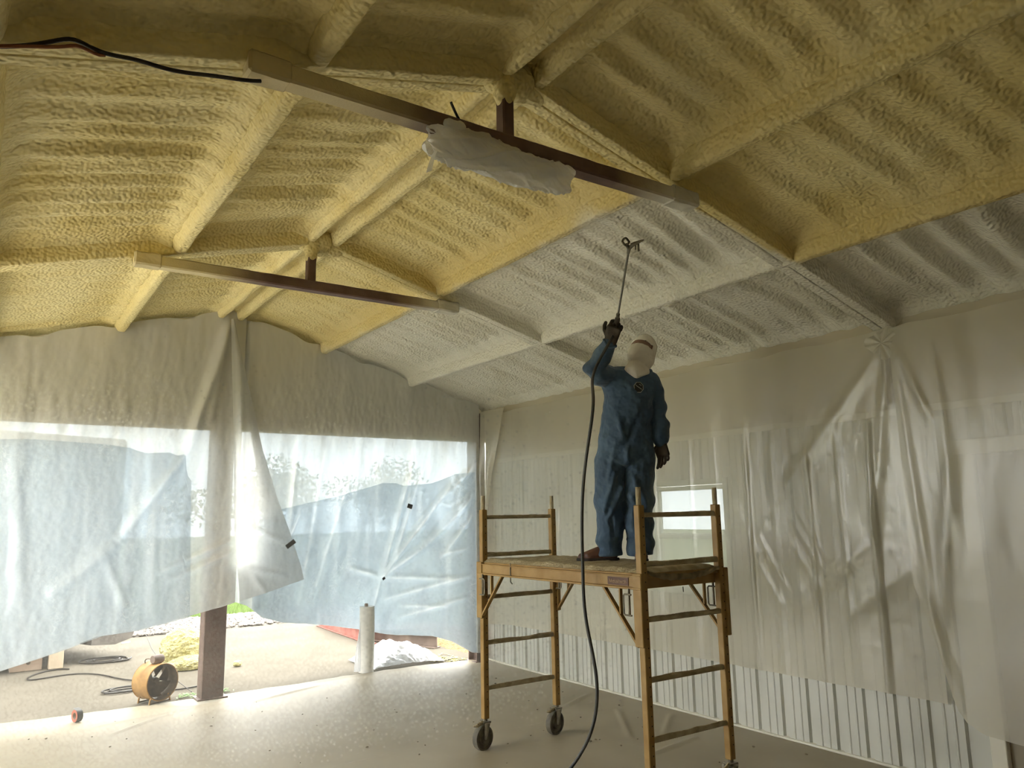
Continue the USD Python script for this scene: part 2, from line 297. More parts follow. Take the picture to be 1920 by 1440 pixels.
# ceiling: foam panels between purlins and frames, each a piece of its own
ceil = thing('ceiling', kind='structure')
def foam_panel(x0, x1, y0, y1, seed):
    nx, ny = max(8, int(abs(x1-x0)/.0145)), int((y1-y0)/.0145)
    side = 1 if x1 > XR+.01 else -1
    def f(u, v):
        x = x0+(x1-x0)*u; y = y0+(y1-y0)*v
        ex = np.minimum(x-x0, x1-x); ey = np.minimum(y-y0, y1-y)
        # passes of the spray gun run down the slope: waves across y, wandering along x
        w = y+.10*fb(x*1.3, y*.6, seed, 2, seed)+.05*(x-x0)*side*.4
        r = .085*fb(x*.45, w*6.5, seed*1.7, 3, seed)+.034*np.sin(w*29+4*fb(x*.5, y*.9, seed, 2, seed+5))*(.35+1.3*np.abs(fb(x*1.1, y*1.1, seed+9, 2)))
        r = r+.016*fb(x*3.2, y*17, seed, 2, seed+3)*.5+.006*fb(x*26, y*34, seed, 2, seed+4)
        inner = sstep(.0, .22, ex)*sstep(.0, .16, ey)
        cove = .062*(1-sstep(.0, .17, ex))**2+.055*(1-sstep(.0, .13, ey))**2
        rough = .016*fb(x*13, y*13, seed, 3, seed+11)*(1-sstep(.05, .2, np.minimum(ex, ey)))
        return np.stack([x, y, zroof(x)+DEPTH-cove-r*(.25+.75*inner)-rough], -1)
    obj('foam_panel', grid(f, nx, ny), FOAM, ceil, smooth=True)
PX_R = [(2.09, 2.945), (3.035, 4.00), (4.09, XW+.02)]
PX_L = [(XL-.02, -.17), (-.08, .905), (.995, 1.85)]
k = 0
for (ya, yb) in zip(TR[:-1], TR[1:]):
    for (xa, xb) in PX_L+PX_R:
        k += 1; foam_panel(xa-.01, xb+.01, ya+.05, yb-.05, k)
    k += 1
    # the slot between the twin ridge purlins
    def slot(u, v, ya=ya, yb=yb):
        x = 1.90+.14*u; y = ya+(yb-ya)*v
        return np.stack([x, y, ZR+.085+.01*fb(x*9, y*9, 2)+.02*(2*u-1)**2*-1], -1)
    obj('foam_panel', grid(slot, 8, 90), FOAM, ceil, smooth=True)
# purlins: foam-wrapped, rounded, lumpy
def purlin(xc, zc, w, hgt, tilt, seed, y0=YB, y1=YG+.05, name='purlin'):
    def f(u, v):
        y = y0+(y1-y0)*v; a = math.pi*u                      # half loop: deck, face, bottom, face, deck
        lump = 1+.22*fb(y*2.2, 0, seed, 3, seed)+.10*fb(y*11, u*3, seed, 2, seed+2)
        c, s = np.cos(a), np.sin(a)
        px = np.sign(c)*np.abs(c)**.5*w/2*lump*(1+.35*(1-s)**2); pz = -np.abs(s)**.55*hgt*(1+.05*fb(y*5, u*2, seed, 2))
        return np.stack([xc+px+tilt*pz+.012*fb(y*1.2, 0, seed+3), y, zc+hgt+pz+.004*fb(px*60, y*40, seed)], -1)
    obj(name, grid(f, 22, 420), FOAM, ceil, smooth=True)
for i, x in enumerate((-.125, .95, 2.99, 4.045)): purlin(x, float(zroof(x)), .10, .15, (-.12 if x < XR else .12), 20+i)
purlin(1.875, ZR-.015, .075, .13, 0, 31, name='ridge_purlin'); purlin(2.065, ZR-.015, .075, .13, 0, 33, name='ridge_purlin')
# the deck above the foam (keeps the daylight out)
for s in (-1, 1):
    xe = XR+s*(HALF+.22); z = lambda x: float(zroof(x))+.30
    pts = A([(XR, y, z(XR)+dz) for y in (YB-.2, YG+.22) for dz in (0, .04)]+[(xe, y, z(xe)+dz) for y in (YB-.2, YG+.22) for dz in (0, .04)])
    obj('roof_deck', trimesh.convex.convex_hull(pts), HEADER, ceil, smooth=False)

# frames: rafters, tie beam, king post
LAB = ['nearer roof frame, its brown tie beam carrying the plastic-wrapped lamp', 'farther roof frame with a bare brown tie beam and short king post']
for i, yc in enumerate((2.80, 5.40)):
    t = thing('roof_truss', LAB[i], 'roof truss')
    for s in (-1, 1):
        xe = XW-.02 if s > 0 else XL+.02
        def raf(u, v, s=s, xe=xe, yc=yc):
            # a pair of flanges with a slit between them, foam crusted
            prof = A([(-.085, .14), (-.078, .075), (-.083, .04), (-.080, .004), (-.072, -.004), (-.012, -.004), (-.006, .004), (-.002, .022), (.002, .004), (.008, -.002), (.066, -.002), (.074, .006), (.078, .045), (.074, .08), (.085, .14)])
            q = u*(len(prof)-1); j = np.minimum(q.astype(int), len(prof)-2); fr = (q-j)[..., None]
            pq = prof[j]*(1-fr)+prof[j+1]*fr
            x = XR+(xe-XR)*v
            n = .010*fb(x*9, pq[..., 0]*30, i*3+s, 3, 40+i)+.012*fb(x*2, 0, i+s, 2, 9)
            return np.stack([x, yc+pq[..., 0]+n, ZR-SL*np.abs(x-XR)+pq[..., 1]+n*.4-.004], -1)
        obj('rafter', grid(raf, 29, 260), FOAM, t, smooth=40)
    y0 = yc-.105
    tie = beam((.70, y0+.045, 3.375), (3.125, y0+.045, 3.375), .088, .075).subdivide_to_size(.05)
    obj('tie_beam', displaced(tie, .0025, 12, i), STEEL, t, smooth=35)
    # foam crust built up over both ends of the tie
    for xa, xb in ((.69, .86), (2.93, 3.14)):
        g = displaced(bx(xa, xb, y0-.004, y0+.10, 3.333, 3.425, .012).subdivide_to_size(.02), .010, 16, 5+i)
        obj('foam_crust', g, STEEL, t, smooth=60)
    kp = beam((1.885, y0+.06, 3.40), (1.885, y0+.06, 3.72), .062, .068, up=(0, 1, 0))
    obj('king_post', kp, STEEL, t)
    gs = displaced(fuse(limb(((1.885, y0+.06, 3.60), .040), ((1.888, y0+.065, 3.67), .056), ((1.90, yc-.02, 3.735), .075), ((1.97, yc, 3.745), .105))+limb(((1.84, yc-.01, 3.72), .06), ((2.10, yc-.01, 3.72), .06)), .015, 6), .012, 14, 3)
    obj('foam_knuckle', gs, FOAM, t, smooth=True)

# rear wall (behind the camera) and open left side with posts
wre = thing('wall_rear', kind='structure')
obj('wall_sheet', bx(XL-.1, 2.0, YB-.12, YB, 0, 2.05), REARW, wre, smooth=False); obj('wall_sheet', bx(2.0, XW+.15, YB-.12, YB, 0, 2.05), REARW, wre, smooth=False)
obj('gable_sheet', trimesh.convex.convex_hull(A([(x, y, z) for y in (YB-.12, YB) for x, z in ((XL-.1, 2.05), (XW+.15, 2.05), (XL-.1, 2.88), (XW+.15, 2.88), (XR, 4.0))])), REARW, wre, smooth=False)
tag(obj('rear_yard', bx(XL-.1, 9, -9, YB-.1, -.20, -.004), YARD, smooth=False), kind='structure')
wl = thing('wall_left', kind='structure')
obj('wall_sheet', bx(XL-.14, XL-.10, YB-.1, 4.3, 0, 2.95), REARW, wl, smooth=False)
obj('wall_sheet', bx(XL-.14, XL-.10, 4.3, YG+.1, 0, .55), REARW, wl, smooth=False)
obj('eave_beam', bx(XL-.14, XL-.02, 4.3, YG+.14, 2.70, 2.95), COLUMN, wl, smooth=False)

# ------------------------------------------------------------------ gable wall over the opening, with its columns
wb = thing('wall_back', kind='structure')
hd = trimesh.convex.convex_hull(A([(x, y, z) for y in (YG+.02, YG+.14) for x, z in ((XL-.1, 2.60), (XW+.15, 2.60), (XW+.15, 2.98), (XR, 3.98), (XL-.1, 2.98))]))
obj('header_panel', hd, HEADER, wb, smooth=False)
obj('header_beam', bx(XL-.1, XW+.1, YG-.03, YG+.14, 2.585, 2.68, .006), COLUMN, wb, smooth=False)
def hcol(x0, x1, y0, y1, z0, z1):
    tf = .012
    return cat_([bx(x0, x1, y0, y0+tf, z0, z1), bx(x0, x1, y1-tf, y1, z0, z1), bx((x0+x1)/2-.006, (x0+x1)/2+.006, y0+tf, y1-tf, z0, z1)])
cc = thing('center_column', 'brown square steel column standing at the middle of the open gable end', 'column')
obj('shaft', bx(1.865, 2.075, 8.0, 8.17, 0, 2.62, .008), COLUMN, cc)
obj('base_plate', bx(1.83, 2.11, 7.97, 8.20, 0, .014, .003), COLUMN, cc)
obj('upper_shaft', bx(1.885, 2.055, 7.975, 8.02, 2.55, 3.66, .005), COLUMN, cc)
co = thing('corner_column', 'narrow brown steel column in the far right corner, by the leaf scraps', 'column')
obj('shaft', hcol(4.90, 5.04, 7.93, 8.12, 0, 2.92), COLUMN, co)
obj('base_plate', bx(4.87, 5.06, 7.90, 8.15, 0, .012, .003), COLUMN, co)
lc = thing('left_corner_column', 'brown steel column at the far left corner of the gable end', 'column')
obj('shaft', hcol(XL-.04, XL+.12, 7.93, 8.12, 0, 2.92), COLUMN, lc)
sc = thing('eave_column', 'dark steel column end behind the plastic where the nearer frame meets the right wall', 'column')
obj('shaft', hcol(5.125, 5.225, 2.70, 2.86, 0.0, 2.86), COLUMN, sc)

# ------------------------------------------------------------------ right wall: ribbed liner panels, upper boards, window, door
wr = thing('wall_right', kind='structure')
RIBP = .2225
def liner(y0, y1, z0, z1):
    """sheet-metal panel seen from its inner side: broad flats with two small beads between deep grooves"""
    pts = []; n = max(1, round((y1-y0)/RIBP)); p = (y1-y0)/n
    for i in range(n):
        a = y0+i*p
        pts += [(a+.0, .022), (a+.034, .022), (a+.044, 0), (a+.088, 0), (a+.094, -.006), (a+.102, -.006), (a+.108, 0), (a+.152, 0), (a+.158, -.006), (a+.166, -.006), (a+.172, 0), (a+p-.010, 0)]
    pts += [(y1, .022)]
    V, F = [], []
    for z in (z0, z1): V += [(XW+d, y, z) for y, d in pts]
    for z in (z0, z1): V += [(XW+d+.003, y, z) for y, d in pts]
    m = len(pts)
    for i in range(m-1): F += [(i, i+1, m+i+1), (i, m+i+1, m+i), (2*m+i, 3*m+i+1, 2*m+i+1), (2*m+i, 3*m+i, 3*m+i+1)]
    for i in range(m-1): F += [(m+i, m+i+1, 3*m+i+1), (m+i, 3*m+i+1, 3*m+i), (i, 2*m+i+1, i+1), (i, 2*m+i, 2*m+i+1)]
    return trimesh.Trimesh(A(V), F, process=False)
WY0, WY1, WZ0, WZ1 = 4.30, 5.19, 1.01, 1.93
edges = [2.52, 3.41, 4.30, 5.19, 6.08, 6.97, 7.86]
for a, b in zip(edges[:-1], edges[1:]):
    if abs(a-WY0) < .01:
        obj('liner_panel', liner(a, b, .015, WZ0-.02), LINER, wr, smooth=False); obj('liner_panel', liner(a, b, WZ1+.02, 2.33), LINER, wr, smooth=False)
    else: obj('liner_panel', liner(a, b, .015, 2.33), LINER, wr, smooth=False)
obj('liner_panel', liner(YB, -1.2, .015, 2.33), LINER, wr, smooth=False); obj('liner_panel', liner(-1.2, .35, .015, 2.33), LINER, wr, smooth=False)
obj('liner_panel', liner(.35, 2.52, 2.11, 2.33), LINER, wr, smooth=False)
obj('liner_panel', bx(XW, XW+.02, 2.42, 2.52, .015, 2.11), LINER, wr, smooth=False)
obj('liner_panel', bx(XW, XW+.02, 7.86, 8.02, .015, 2.33), LINER, wr, smooth=False)
for a, b in ((YB, .2), (.2, 2.69), (2.87, 5.35), (5.45, 8.02)): obj('upper_board', bx(XW+.012, XW+.05, a, b, 2.34, 3.05, .002), UPPER, wr, smooth=False)
obj('eave_girt', bx(XW+.02, XW+.15, YB, 8.02, 2.88, 3.15), UPPER, wr, smooth=False)
out = XW+.13
for (a, b, z0, z1) in ((YB, WY0, 0, 3.1), (WY1, 8.14, 0, 3.1), (WY0, WY1, 0, WZ0), (WY0, WY1, WZ1, 3.1)):
    obj('outer_skin', bx(out, out+.02, a, b, z0, z1), UPPER, wr, smooth=False)
tag(obj('trim_1', bx(XW-.012, XW+.02, YB, 8.0, 2.305, 2.352, .004), TRIM, smooth=False), kind='structure')
tag(obj('baseboard_right', bx(XW-.022, XW+.03, YB, 8.0, 0, .016, .003), TRIM, smooth=False), kind='structure')
w1 = thing('window_1', kind='structure')
def ring(y0, y1, z0, z1, wd, x0, x1): return [bx(x0, x1, y0, y0+wd, z0, z1, .004), bx(x0, x1, y1-wd, y1, z0, z1, .004), bx(x0, x1, y0+wd, y1-wd, z0, z0+wd, .004), bx(x0, x1, y0+wd, y1-wd, z1-wd, z1, .004)]
for m in ring(WY0-.03, WY1+.03, WZ0-.03, WZ1+.03, .05, XW-.018, XW+.05): obj('window_casing', m, WINFRAME, w1)
for m in ring(WY0+.02, WY1-.02, WZ0+.02, 1.485, .04, XW+.03, XW+.07): obj('sash_rail', m, WINFRAME, w1)
for m in ring(WY0+.02, WY1-.02, 1.455, WZ1-.02, .04, XW+.06, XW+.10): obj('sash_rail', m, WINFRAME, w1)
obj('pane', grid(lambda u, v: np.stack([XW+.051+0*u, WY0+.05+(WY1-WY0-.10)*u, WZ0+.05+(1.46-WZ0-.05)*v], -1), 2, 2), GLASS, w1, smooth=False)
obj('pane', grid(lambda u, v: np.stack([XW+.081+0*u, WY0+.05+(WY1-WY0-.10)*u, 1.48+(WZ1-.05-1.48)*v], -1), 2, 2), GLASS, w1, smooth=False)
d1 = thing('door_1', kind='structure')
obj('door_header', bx(XW-.02, XW+.05, .35, 2.45, 2.01, 2.10, .004), TRIM, d1); obj('door_jamb', bx(XW-.015, XW+.05, 2.33, 2.42, 0, 2.01, .004), TRIM, d1)
obj('door_jamb', bx(XW-.015, XW+.05, .35, .43, 0, 2.01, .004), TRIM, d1)
obj('door_leaf', bx(XW+.03, XW+.07, .43, 2.33, .02, 2.01, .004), DOORM, d1)

# ------------------------------------------------------------------ plastic films
def ridge(p, a, b, wd, hgt):
    """a crease rising along the segment a-b in a sheet's own 2-D coordinates; p = (U, V)"""
    a, b = A(a, float), A(b, float); d = b-a; L = d@d
    t = np.clip(((p[0]-a[0])*d[0]+(p[1]-a[1])*d[1])/L, 0, 1)
    q = np.hypot(p[0]-a[0]-t*d[0], p[1]-a[1]-t*d[1])
    return hgt*np.exp(-(q/wd)**2)*np.sin(np.clip(t*3.1+.05, 0, 3.14))**.4
def poly(x, pts): pts = A(pts); return np.interp(x, pts[:, 0], pts[:, 1])
def ztop_gable(x): return zroof(x)+.085-.04*np.abs(np.sin(np.asarray(x)*5.1))**6
LB = [(XL, .30), (.25, .48), (.63, .58), (.94, .68), (1.25, .70), (1.61, .77), (1.94, .84), (2.14, .89)]
LR = (((1.95, 3.7), (1.62, 2.35), .05, -.07), ((1.62, 2.35), (1.05, 1.5), .05, -.045), ((1.05, 1.5), (.55, 1.05), .06, -.03), ((1.94, 3.66), (1.80, 2.6), .045, -.05), ((.95, 1.4), (1.15, .9), .04, -.02),
      ((1.3, 2.35), (1.38, .8), .05, -.02), ((.2, 2.35), (.35, .9), .06, -.02), ((2.1, 1.5), (1.4, 1.2), .03, -.02), ((2.1, 1.38), (1.5, 1.12), .03, -.02))
def left_y(x, z):
    y = 7.925+.035*fb(x*2.6, z*.35, 1, 3)+.014*fb(x*9, z*2.2, 2, 3)+.008*fb(x*24, z*9, 3, 3)
    for s in LR: y = y+ridge((x, z), *s)
    return np.minimum(y, 7.975-.02*(x > 1.8))
def lines(v, segs, wd=.013, amp=.7):
    return np.clip(sum(ridge((v[:, 0], v[:, 2]), a, b, wd, amp)*np.clip(.35+1.8*np.abs(fb(v[:, 0]*9, v[:, 2]*9, 5, 2, i)), 0, 1) for i, (a, b, *_) in enumerate(segs))+.22*np.clip(fb(v[:, 0]*14, v[:, 2]*1.1, 3, 2, 77)*4-.3, 0, 1), 0, 1)
left_fold = lambda v: lines(v, LR, amp=.45)
def left_film(u, v):
    x = XL+(2.125-XL)*u; zb, zt = poly(x, LB)+.01*fb(x*8, 0), ztop_gable(x); z = zb+(zt-zb)*v
    return np.stack([x, left_y(x, z), z], -1)
tag(obj('film_curtain', grid(left_film, 200, 190), FILM, smooth=True, fold=left_fold), 'milky plastic sheet closing the left bay of the gable end, lower edge rising rightwards', 'plastic sheet')
def left_second(u, v):
    x = XL+(1.66-XL)*u; zt = poly(x, [(XL, 2.38), (.1, 2.40), (.33, 2.41), (.92, 2.385), (1.1, 2.36), (1.25, 2.315), (1.45, 2.33), (1.52, 2.30), (1.58, 2.315), (1.605, 2.28), (1.612, 2.13), (1.66, 2.06)])
    zb = poly(x, LB)+.004; z = zb+(zt-zb)*v; x = x+.05*(1-v)*u
    y = left_y(x, z)-.016-.012*np.abs(fb(x*11, z*5, 6, 3))-.006*np.abs(fb(x*26, z*18, 7, 2))
    return np.stack([x, y, z], -1)
tag(obj('film_strip', grid(left_second, 170, 150), FILM2, smooth=True, fold=left_fold), 'crinkled bluish second layer of plastic over the left sheet, with a wavy upper edge', 'plastic sheet')
RB = [(1.97, .93), (2.10, .90), (2.25, .845), (2.43, .707), (2.68, .62), (3.17, .53), (3.60, .44), (3.99, .345), (4.45, .31), (4.65, .245), (4.84, .12), (4.96, .10)]
RR = (((4.9, 2.3), (4.35, 1.85), .035, -.06), ((4.35, 1.85), (3.66, 1.04), .03, -.07), ((4.93, 2.0), (4.2, 1.35), .05, -.07), ((4.2, 1.35), (3.66, 1.04), .04, -.05), ((4.0, 2.15), (3.66, 1.04), .03, -.05), ((4.12, 2.1), (3.8, 1.2), .03, -.04),
      ((3.66, 1.04), (3.5, .5), .03, -.04), ((3.66, 1.04), (4.7, .95), .04, -.03), ((3.7, .8), (4.85, 1.0), .03, -.03), ((3.9, .6), (4.8, .75), .03, -.03), ((3.66, 1.04), (3.3, 1.15), .03, -.03),
      ((4.6, 2.15), (4.05, 1.45), .03, -.03), ((4.85, 1.7), (4.4, 1.2), .03, -.03), ((4.4, 1.25), (4.75, 1.3), .02, -.02), ((3.9, .72), (4.5, .66), .02, -.02), ((2.75, 1.75), (2.62, 1.45), .02, -.03), ((4.35, 1.85), (4.55, 1.80), .015, -.02),
      ((2.7, 2.5), (2.62, 1.45), .03, -.03), ((3.4, 2.5), (2.9, .9), .07, -.02), ((3.0, 2.4), (2.75, .8), .06, -.02), ((4.05, 2.58), (3.98, 1.8), .04, -.03))
def bulge(x, z):
    """the wind pushes the lower right sheet outwards"""
    return .62*np.sin(math.pi*np.clip((x-2.15)/2.75, 0, 1))**1.2*np.clip((2.5-z)/2.1, 0, 1)**1.6
def unb(x, z):
    k = 1+bulge(x, z)/7.95; return x/k, 1.68+(z-1.68)/k
def right_y(x, z):
    y = 7.92+.03*fb(x*2.6, z*.4, 11, 3)+.014*fb(x*8, z*2.2, 12, 3)+.008*fb(x*24, z*9, 13, 3)
    p = unb(x, z)
    for s in RR: y = y+ridge(p, *s)
    y = y+(7.968-y)*sstep(2.17, 2.13, x); y = y+(7.918-y)*sstep(4.78, 4.88, x)
    return np.minimum(y, np.where(z > 2.5, 7.975, 8.2))+bulge(x, z)
def right_fold(v):
    a, b = unb(v[:, 0], v[:, 2]); return lines(np.stack([a, a, b], 1), RR, amp=.75)
def right_film(u, v):
    x0 = poly(.6+2.8*v, [(.90, 2.06), (1.12, 2.40), (1.4, 2.40), (2.3, 2.20), (3.4, 2.02)]); x = x0+(4.955-x0)*u; zb, zt = poly(x, RB)+.012*fb(x*9, 1), ztop_gable(x); z = zb+(zt-zb)*v
    return np.stack([x, right_y(x, z), z], -1)
tag(obj('film_curtain', grid(right_film, 220, 190), FILM, smooth=True, fold=right_fold), 'milky plastic sheet over the right bay of the gable end, creased and patched with tape', 'plastic sheet')
def right_second(u, v):
    x = 2.3+(4.88-2.3)*u; zt = poly(x, [(2.3, 1.73), (2.37, 1.74), (3.22, 1.925), (3.7, 2.06), (3.86, 2.06), (3.95, 2.03), (4.3, 2.06), (4.42, 2.10), (4.6, 2.17), (4.8, 2.19), (4.9, 2.20)]); zb = poly(x, RB)+.004
    z = zb+(zt-zb)*v; y = right_y(x, z)-.016-.014*np.abs(fb(x*12, z*7, 16, 3))-.006*np.abs(fb(x*26, z*18, 17, 2))
    return np.stack([x, y, z], -1)
tag(obj('film_strip', grid(right_second, 200, 150), FILM2, smooth=True, fold=right_fold), 'crinkled bluish second layer of plastic over the right sheet, upper edge climbing rightwards', 'plastic sheet')
def flap(u, v):
    # from the peak down; left edge runs along the column, right edge spreads out
    zt, zb = 3.70, .90; z = zb+(zt-zb)*v
    xl = poly(z, [(.85, 2.16), (1.2, 2.12), (1.55, 2.075), (2.6, 2.02), (3.7, 1.95)]); xr = poly(z, [(.85, 2.80), (1.06, 2.75), (1.43, 2.63), (1.81, 2.49), (2.34, 2.32), (3.7, 1.985)])
    x = xl+(xr-xl)*u; z = z+.17*u*(1-v)**2.0
    y = 7.86-.03*np.sin(math.pi*u)+.02*fb(x*5, z*1.2, 21, 3)+.006*fb(x*20, z*12, 22, 3)
    for s in (((2.63, 1.42), (2.2, 1.6), .03, -.025), ((2.2, 1.2), (2.62, 1.1), .03, -.015), ((2.25, 1.15), (2.4, .95), .03, -.02), ((2.05, 3.4), (2.15, 1.4), .03, -.02)): y = y+ridge((x, z), *s)
    return np.stack([x, np.minimum(y, 7.895), z], -1)
tag(obj('film_flap', grid(flap, 60, 120), FILM_FLAP, smooth=True, fold=lambda v: lines(v, (((2.63, 1.42), (2.2, 1.6), 0), ((2.2, 1.2), (2.62, 1.1), 0), ((2.25, 1.15), (2.4, .95), 0), ((2.0, 3.6), (2.10, 1.5), 0)))), 'bright folded plastic flap hanging to the right of the middle column', 'plastic sheet')
# right wall films
CRS = [(2.98, 2.5), (3.22, .9), (3.47, 1.6), (3.78, .7), (4.02, 1.8), (4.35, .6), (4.62, 1.3), (5.05, .8), (5.55, 1.0), (6.1, .6), (6.5, 1.1), (7.0, .7), (7.3, .9)]
def wall_film(u, v):
    y0 = 2.62; y = y0+(7.93-y0)*u; zb = poly(y, [(2.6, .48), (3.7, .475), (5.1, .48), (6.4, .47), (7.4, .46), (7.93, .42)])+.008*fb(y*7, 2); zt = 2.895+.03*fb(y*5, 4, o=2)
    z = zb+(zt-zb)*v
    yy = y+.03*fb(y*1.2, z*.8, 3, 2)+.05*(z-1.5)*fb(y*.9, 7.7, 3, 2)
    x = 5.035+.03*fb(yy*1.9, z*.45, 31, 3)+.010*fb(yy*8, z*2.5, 32, 3)+.004*fb(yy*34, z*17, 33, 3)
    for yc, a in CRS: x = x-.024*a*np.exp(-((yy-yc)/.013)**2)*sstep(2.6, 1.9, z)*(.4+1.0*np.abs(fb(yc*3, z*1.3, 3, 2)))
    for s in (((2.80, 2.78), (3.75, 1.75), .05, -.05), ((2.78, 2.75), (2.99, 1.5), .035, -.06), ((2.99, 1.5), (3.65, .95), .05, -.04), ((2.75, 1.3), (3.25, .95), .06, -.04),
              ((3.6, 1.7), (3.38, 1.35), .02, -.03), ((3.63, 1.6), (3.4, 1.25), .02, -.03), ((3.65, 1.45), (3.45, 1.1), .02, -.025), ((3.95, 1.5), (3.72, 1.1), .02, -.03), ((3.98, 1.3), (3.76, .95), .02, -.025), ((4.2, 1.8), (3.95, 1.3), .03, -.02)): x = x+.28*ridge((y, z), *s)
    x = np.maximum(x, np.where(y > 7.33, 5.045, 0))
    return np.stack([np.minimum(x, 5.075), y, z], -1)
tag(obj('wall_film', grid(wall_film, 300, 130), FILM_WALL, smooth=True), 'long dusty plastic sheet hanging over the right wall and its window', 'plastic sheet')
def near_film(u, v):
    y = -1.6+(2.74+1.6)*u; zb = poly(y, [(-1.6, .30), (2.2, .335), (2.40, .35), (2.50, .40), (2.55, .47), (2.62, .80), (2.74, 1.2)])+.006*fb(y*7, 3); zt = 2.895+.02*fb(y*5, 5, o=2); z = zb+(zt-zb)*v
    yy = y+.04*fb(y*1.2, z*.8, 3, 2)
    x = 5.005+.05*fb(yy*1.6, z*.4, 41, 3)+.010*fb(yy*7, z*2, 42, 3)
    for s in (((2.72, 2.8), (2.62, .9), .03, -.05), ((2.45, 2.8), (2.42, 1.2), .025, -.03), ((2.42, 2.0), (2.60, .95), .04, -.05), ((2.62, .95), (2.50, .45), .03, -.05), ((2.66, 1.2), (2.56, .5), .02, -.05), ((2.70, 2.75), (2.50, 2.2), .03, -.04)): x = x+.28*ridge((y, z), *s)
    return np.stack([np.minimum(x, 5.045), y, z], -1)
tag(obj('wall_film', grid(near_film, 200, 120), FILM_WALL, smooth=True), 'nearest plastic sheet at the right edge, hanging in front of the brown door', 'plastic sheet')
def corner_film(u, v):
    z = .95+(2.93-.95)*v; yl = poly(z, [(.95, 7.78), (1.7, 7.80), (2.2, 7.72), (2.93, 7.42)]); 
    y = yl+(7.885-yl)*(1-u); x = 4.945+.02*np.sin(u*9+z*2)*sstep(2.95, 2.2, z)+.02*fb(y*9, z*2, 51)
    return np.stack([x+.045*u, y, z], -1)
tag(obj('corner_film', grid(corner_film, 40, 90), FILM_WALL, smooth=True), 'gathered plastic strip hanging in the far right corner', 'plastic sheet')
def pad_film(u, v):
    a = u*2*math.pi; r = .105*v*(1+.22*np.sin(3*a+1)+.08*np.sin(7*a)); return np.stack([5.008-.008*(1-v*v)+.012*v*np.sin(9*a)+.008*fb(a, v*4, 61), 2.79+r*np.cos(a), 2.80+.95*r*np.sin(a)], -1)
tag(obj('film_pad', grid(pad_film, 40, 10), FILM_WALL, smooth=True), 'round plastic bunch tied over the rafter end at the right wall', 'plastic sheet')
hz = [(x, y, z) for y in (5.3, YG-.24) for x, z in ((XL, .02), (XW-.12, .02), (XW-.12, 2.86), (XR, 3.70), (XL, 2.86))]
tag(obj('spray_haze', trimesh.convex.convex_hull(A(hz)), HAZE, smooth=False), 'faint whitish spray mist filling the air of the hall', 'mist', kind='stuff')
# pieces of dark tape on the right sheet
def tape_piece(x, z, w, h, ang, lab, y=7.85):
    m = displaced(bx(-w/2, w/2, -.0015, .0015, -h/2, h/2).subdivide_to_size(.03), .001, 20); m.apply_transform(trimesh.transformations.rotation_matrix(ang, [0, 1, 0])); m.apply_translation((x, y, z))
    tag(obj('tape_piece', m, TAPEM), lab, 'tape', 'dark tape on the gable sheets')
tape_piece(2.63, 1.43, .105, .045, -.62, 'dark tape strip holding the bright flap to the sheet beside the column', 7.835)
tape_piece(4.03, 1.80, .062, .05, .30, 'small square of dark tape high on the creased right sheet', float(right_y(A([4.03]), A([1.80]))[0])-.045)
tape_piece(3.82, 1.0, .034, .028, -.6, 'tiny scrap of dark tape where the creases meet above the plastic roll', float(right_y(A([3.82]), A([1.0]))[0])-.05)

# ------------------------------------------------------------------ dusty sheet on the floor
EDGE = [(XL, 8.13), (.3, 8.14), (1.25, 8.07), (1.5, 8.0), (1.62, 7.86), (1.75, 7.76), (1.95, 7.80), (2.2, 7.97), (2.45, 8.06), (2.8, 8.07), (3.4, 8.13), (4.4, 8.13), (4.86, 8.06), (5.06, 7.9)]
def fsheet(u, v):
    x = XL+(5.06-XL)*u; e = poly(x, EDGE)+.008*fb(x*9, 0); y = -1.+(e+1.)*v
    z = .004+.006*np.abs(fb(x*1.4, y*1.4, 4, 3))+.022*np.exp(-((e-y)/.05)**2)*(.35+np.abs(fb(x*3, 1.)))
    for a, b in (((4.7, 5.3), (4.2, 4.6)), ((4.95, 4.9), (4.45, 4.5)), ((4.9, 5.9), (4.3, 5.6)), ((4.6, 4.3), (4.0, 4.2)), ((1.5, 7.6), (1.0, 7.2)), ((1.7, 7.7), (.9, 7.55)), ((3.0, 7.9), (2.2, 7.6))): z = z+ridge((x, y), a, b, .02, .014)
    return np.stack([x, y, z], -1)
tag(obj('floor_sheet', grid(fsheet, 250, 330), SHEET, smooth=True), 'dusty off-white protective sheet spread over the hall floor, ending in a wavy edge', 'floor sheet')
# crumbs on the floor sheet
cr = []
for i in range(130):
    x, y = rng.uniform(-.6, 4.9), rng.uniform(2.8, 7.8); r = rng.uniform(.004, .011)
    m = trimesh.creation.icosphere(0, r); m.apply_scale((1.4, .9, .5)); m.apply_transform(trimesh.transformations.rotation_matrix(rng.uniform(0, 6), [0, 0, 1])); m.apply_translation((x, y, .012)); cr.append(m)
tag(obj('floor_crumbs', cat_(cr), CHIP, smooth=False), 'small dark crumbs of dried foam scattered over the floor sheet', 'crumbs', kind='stuff')

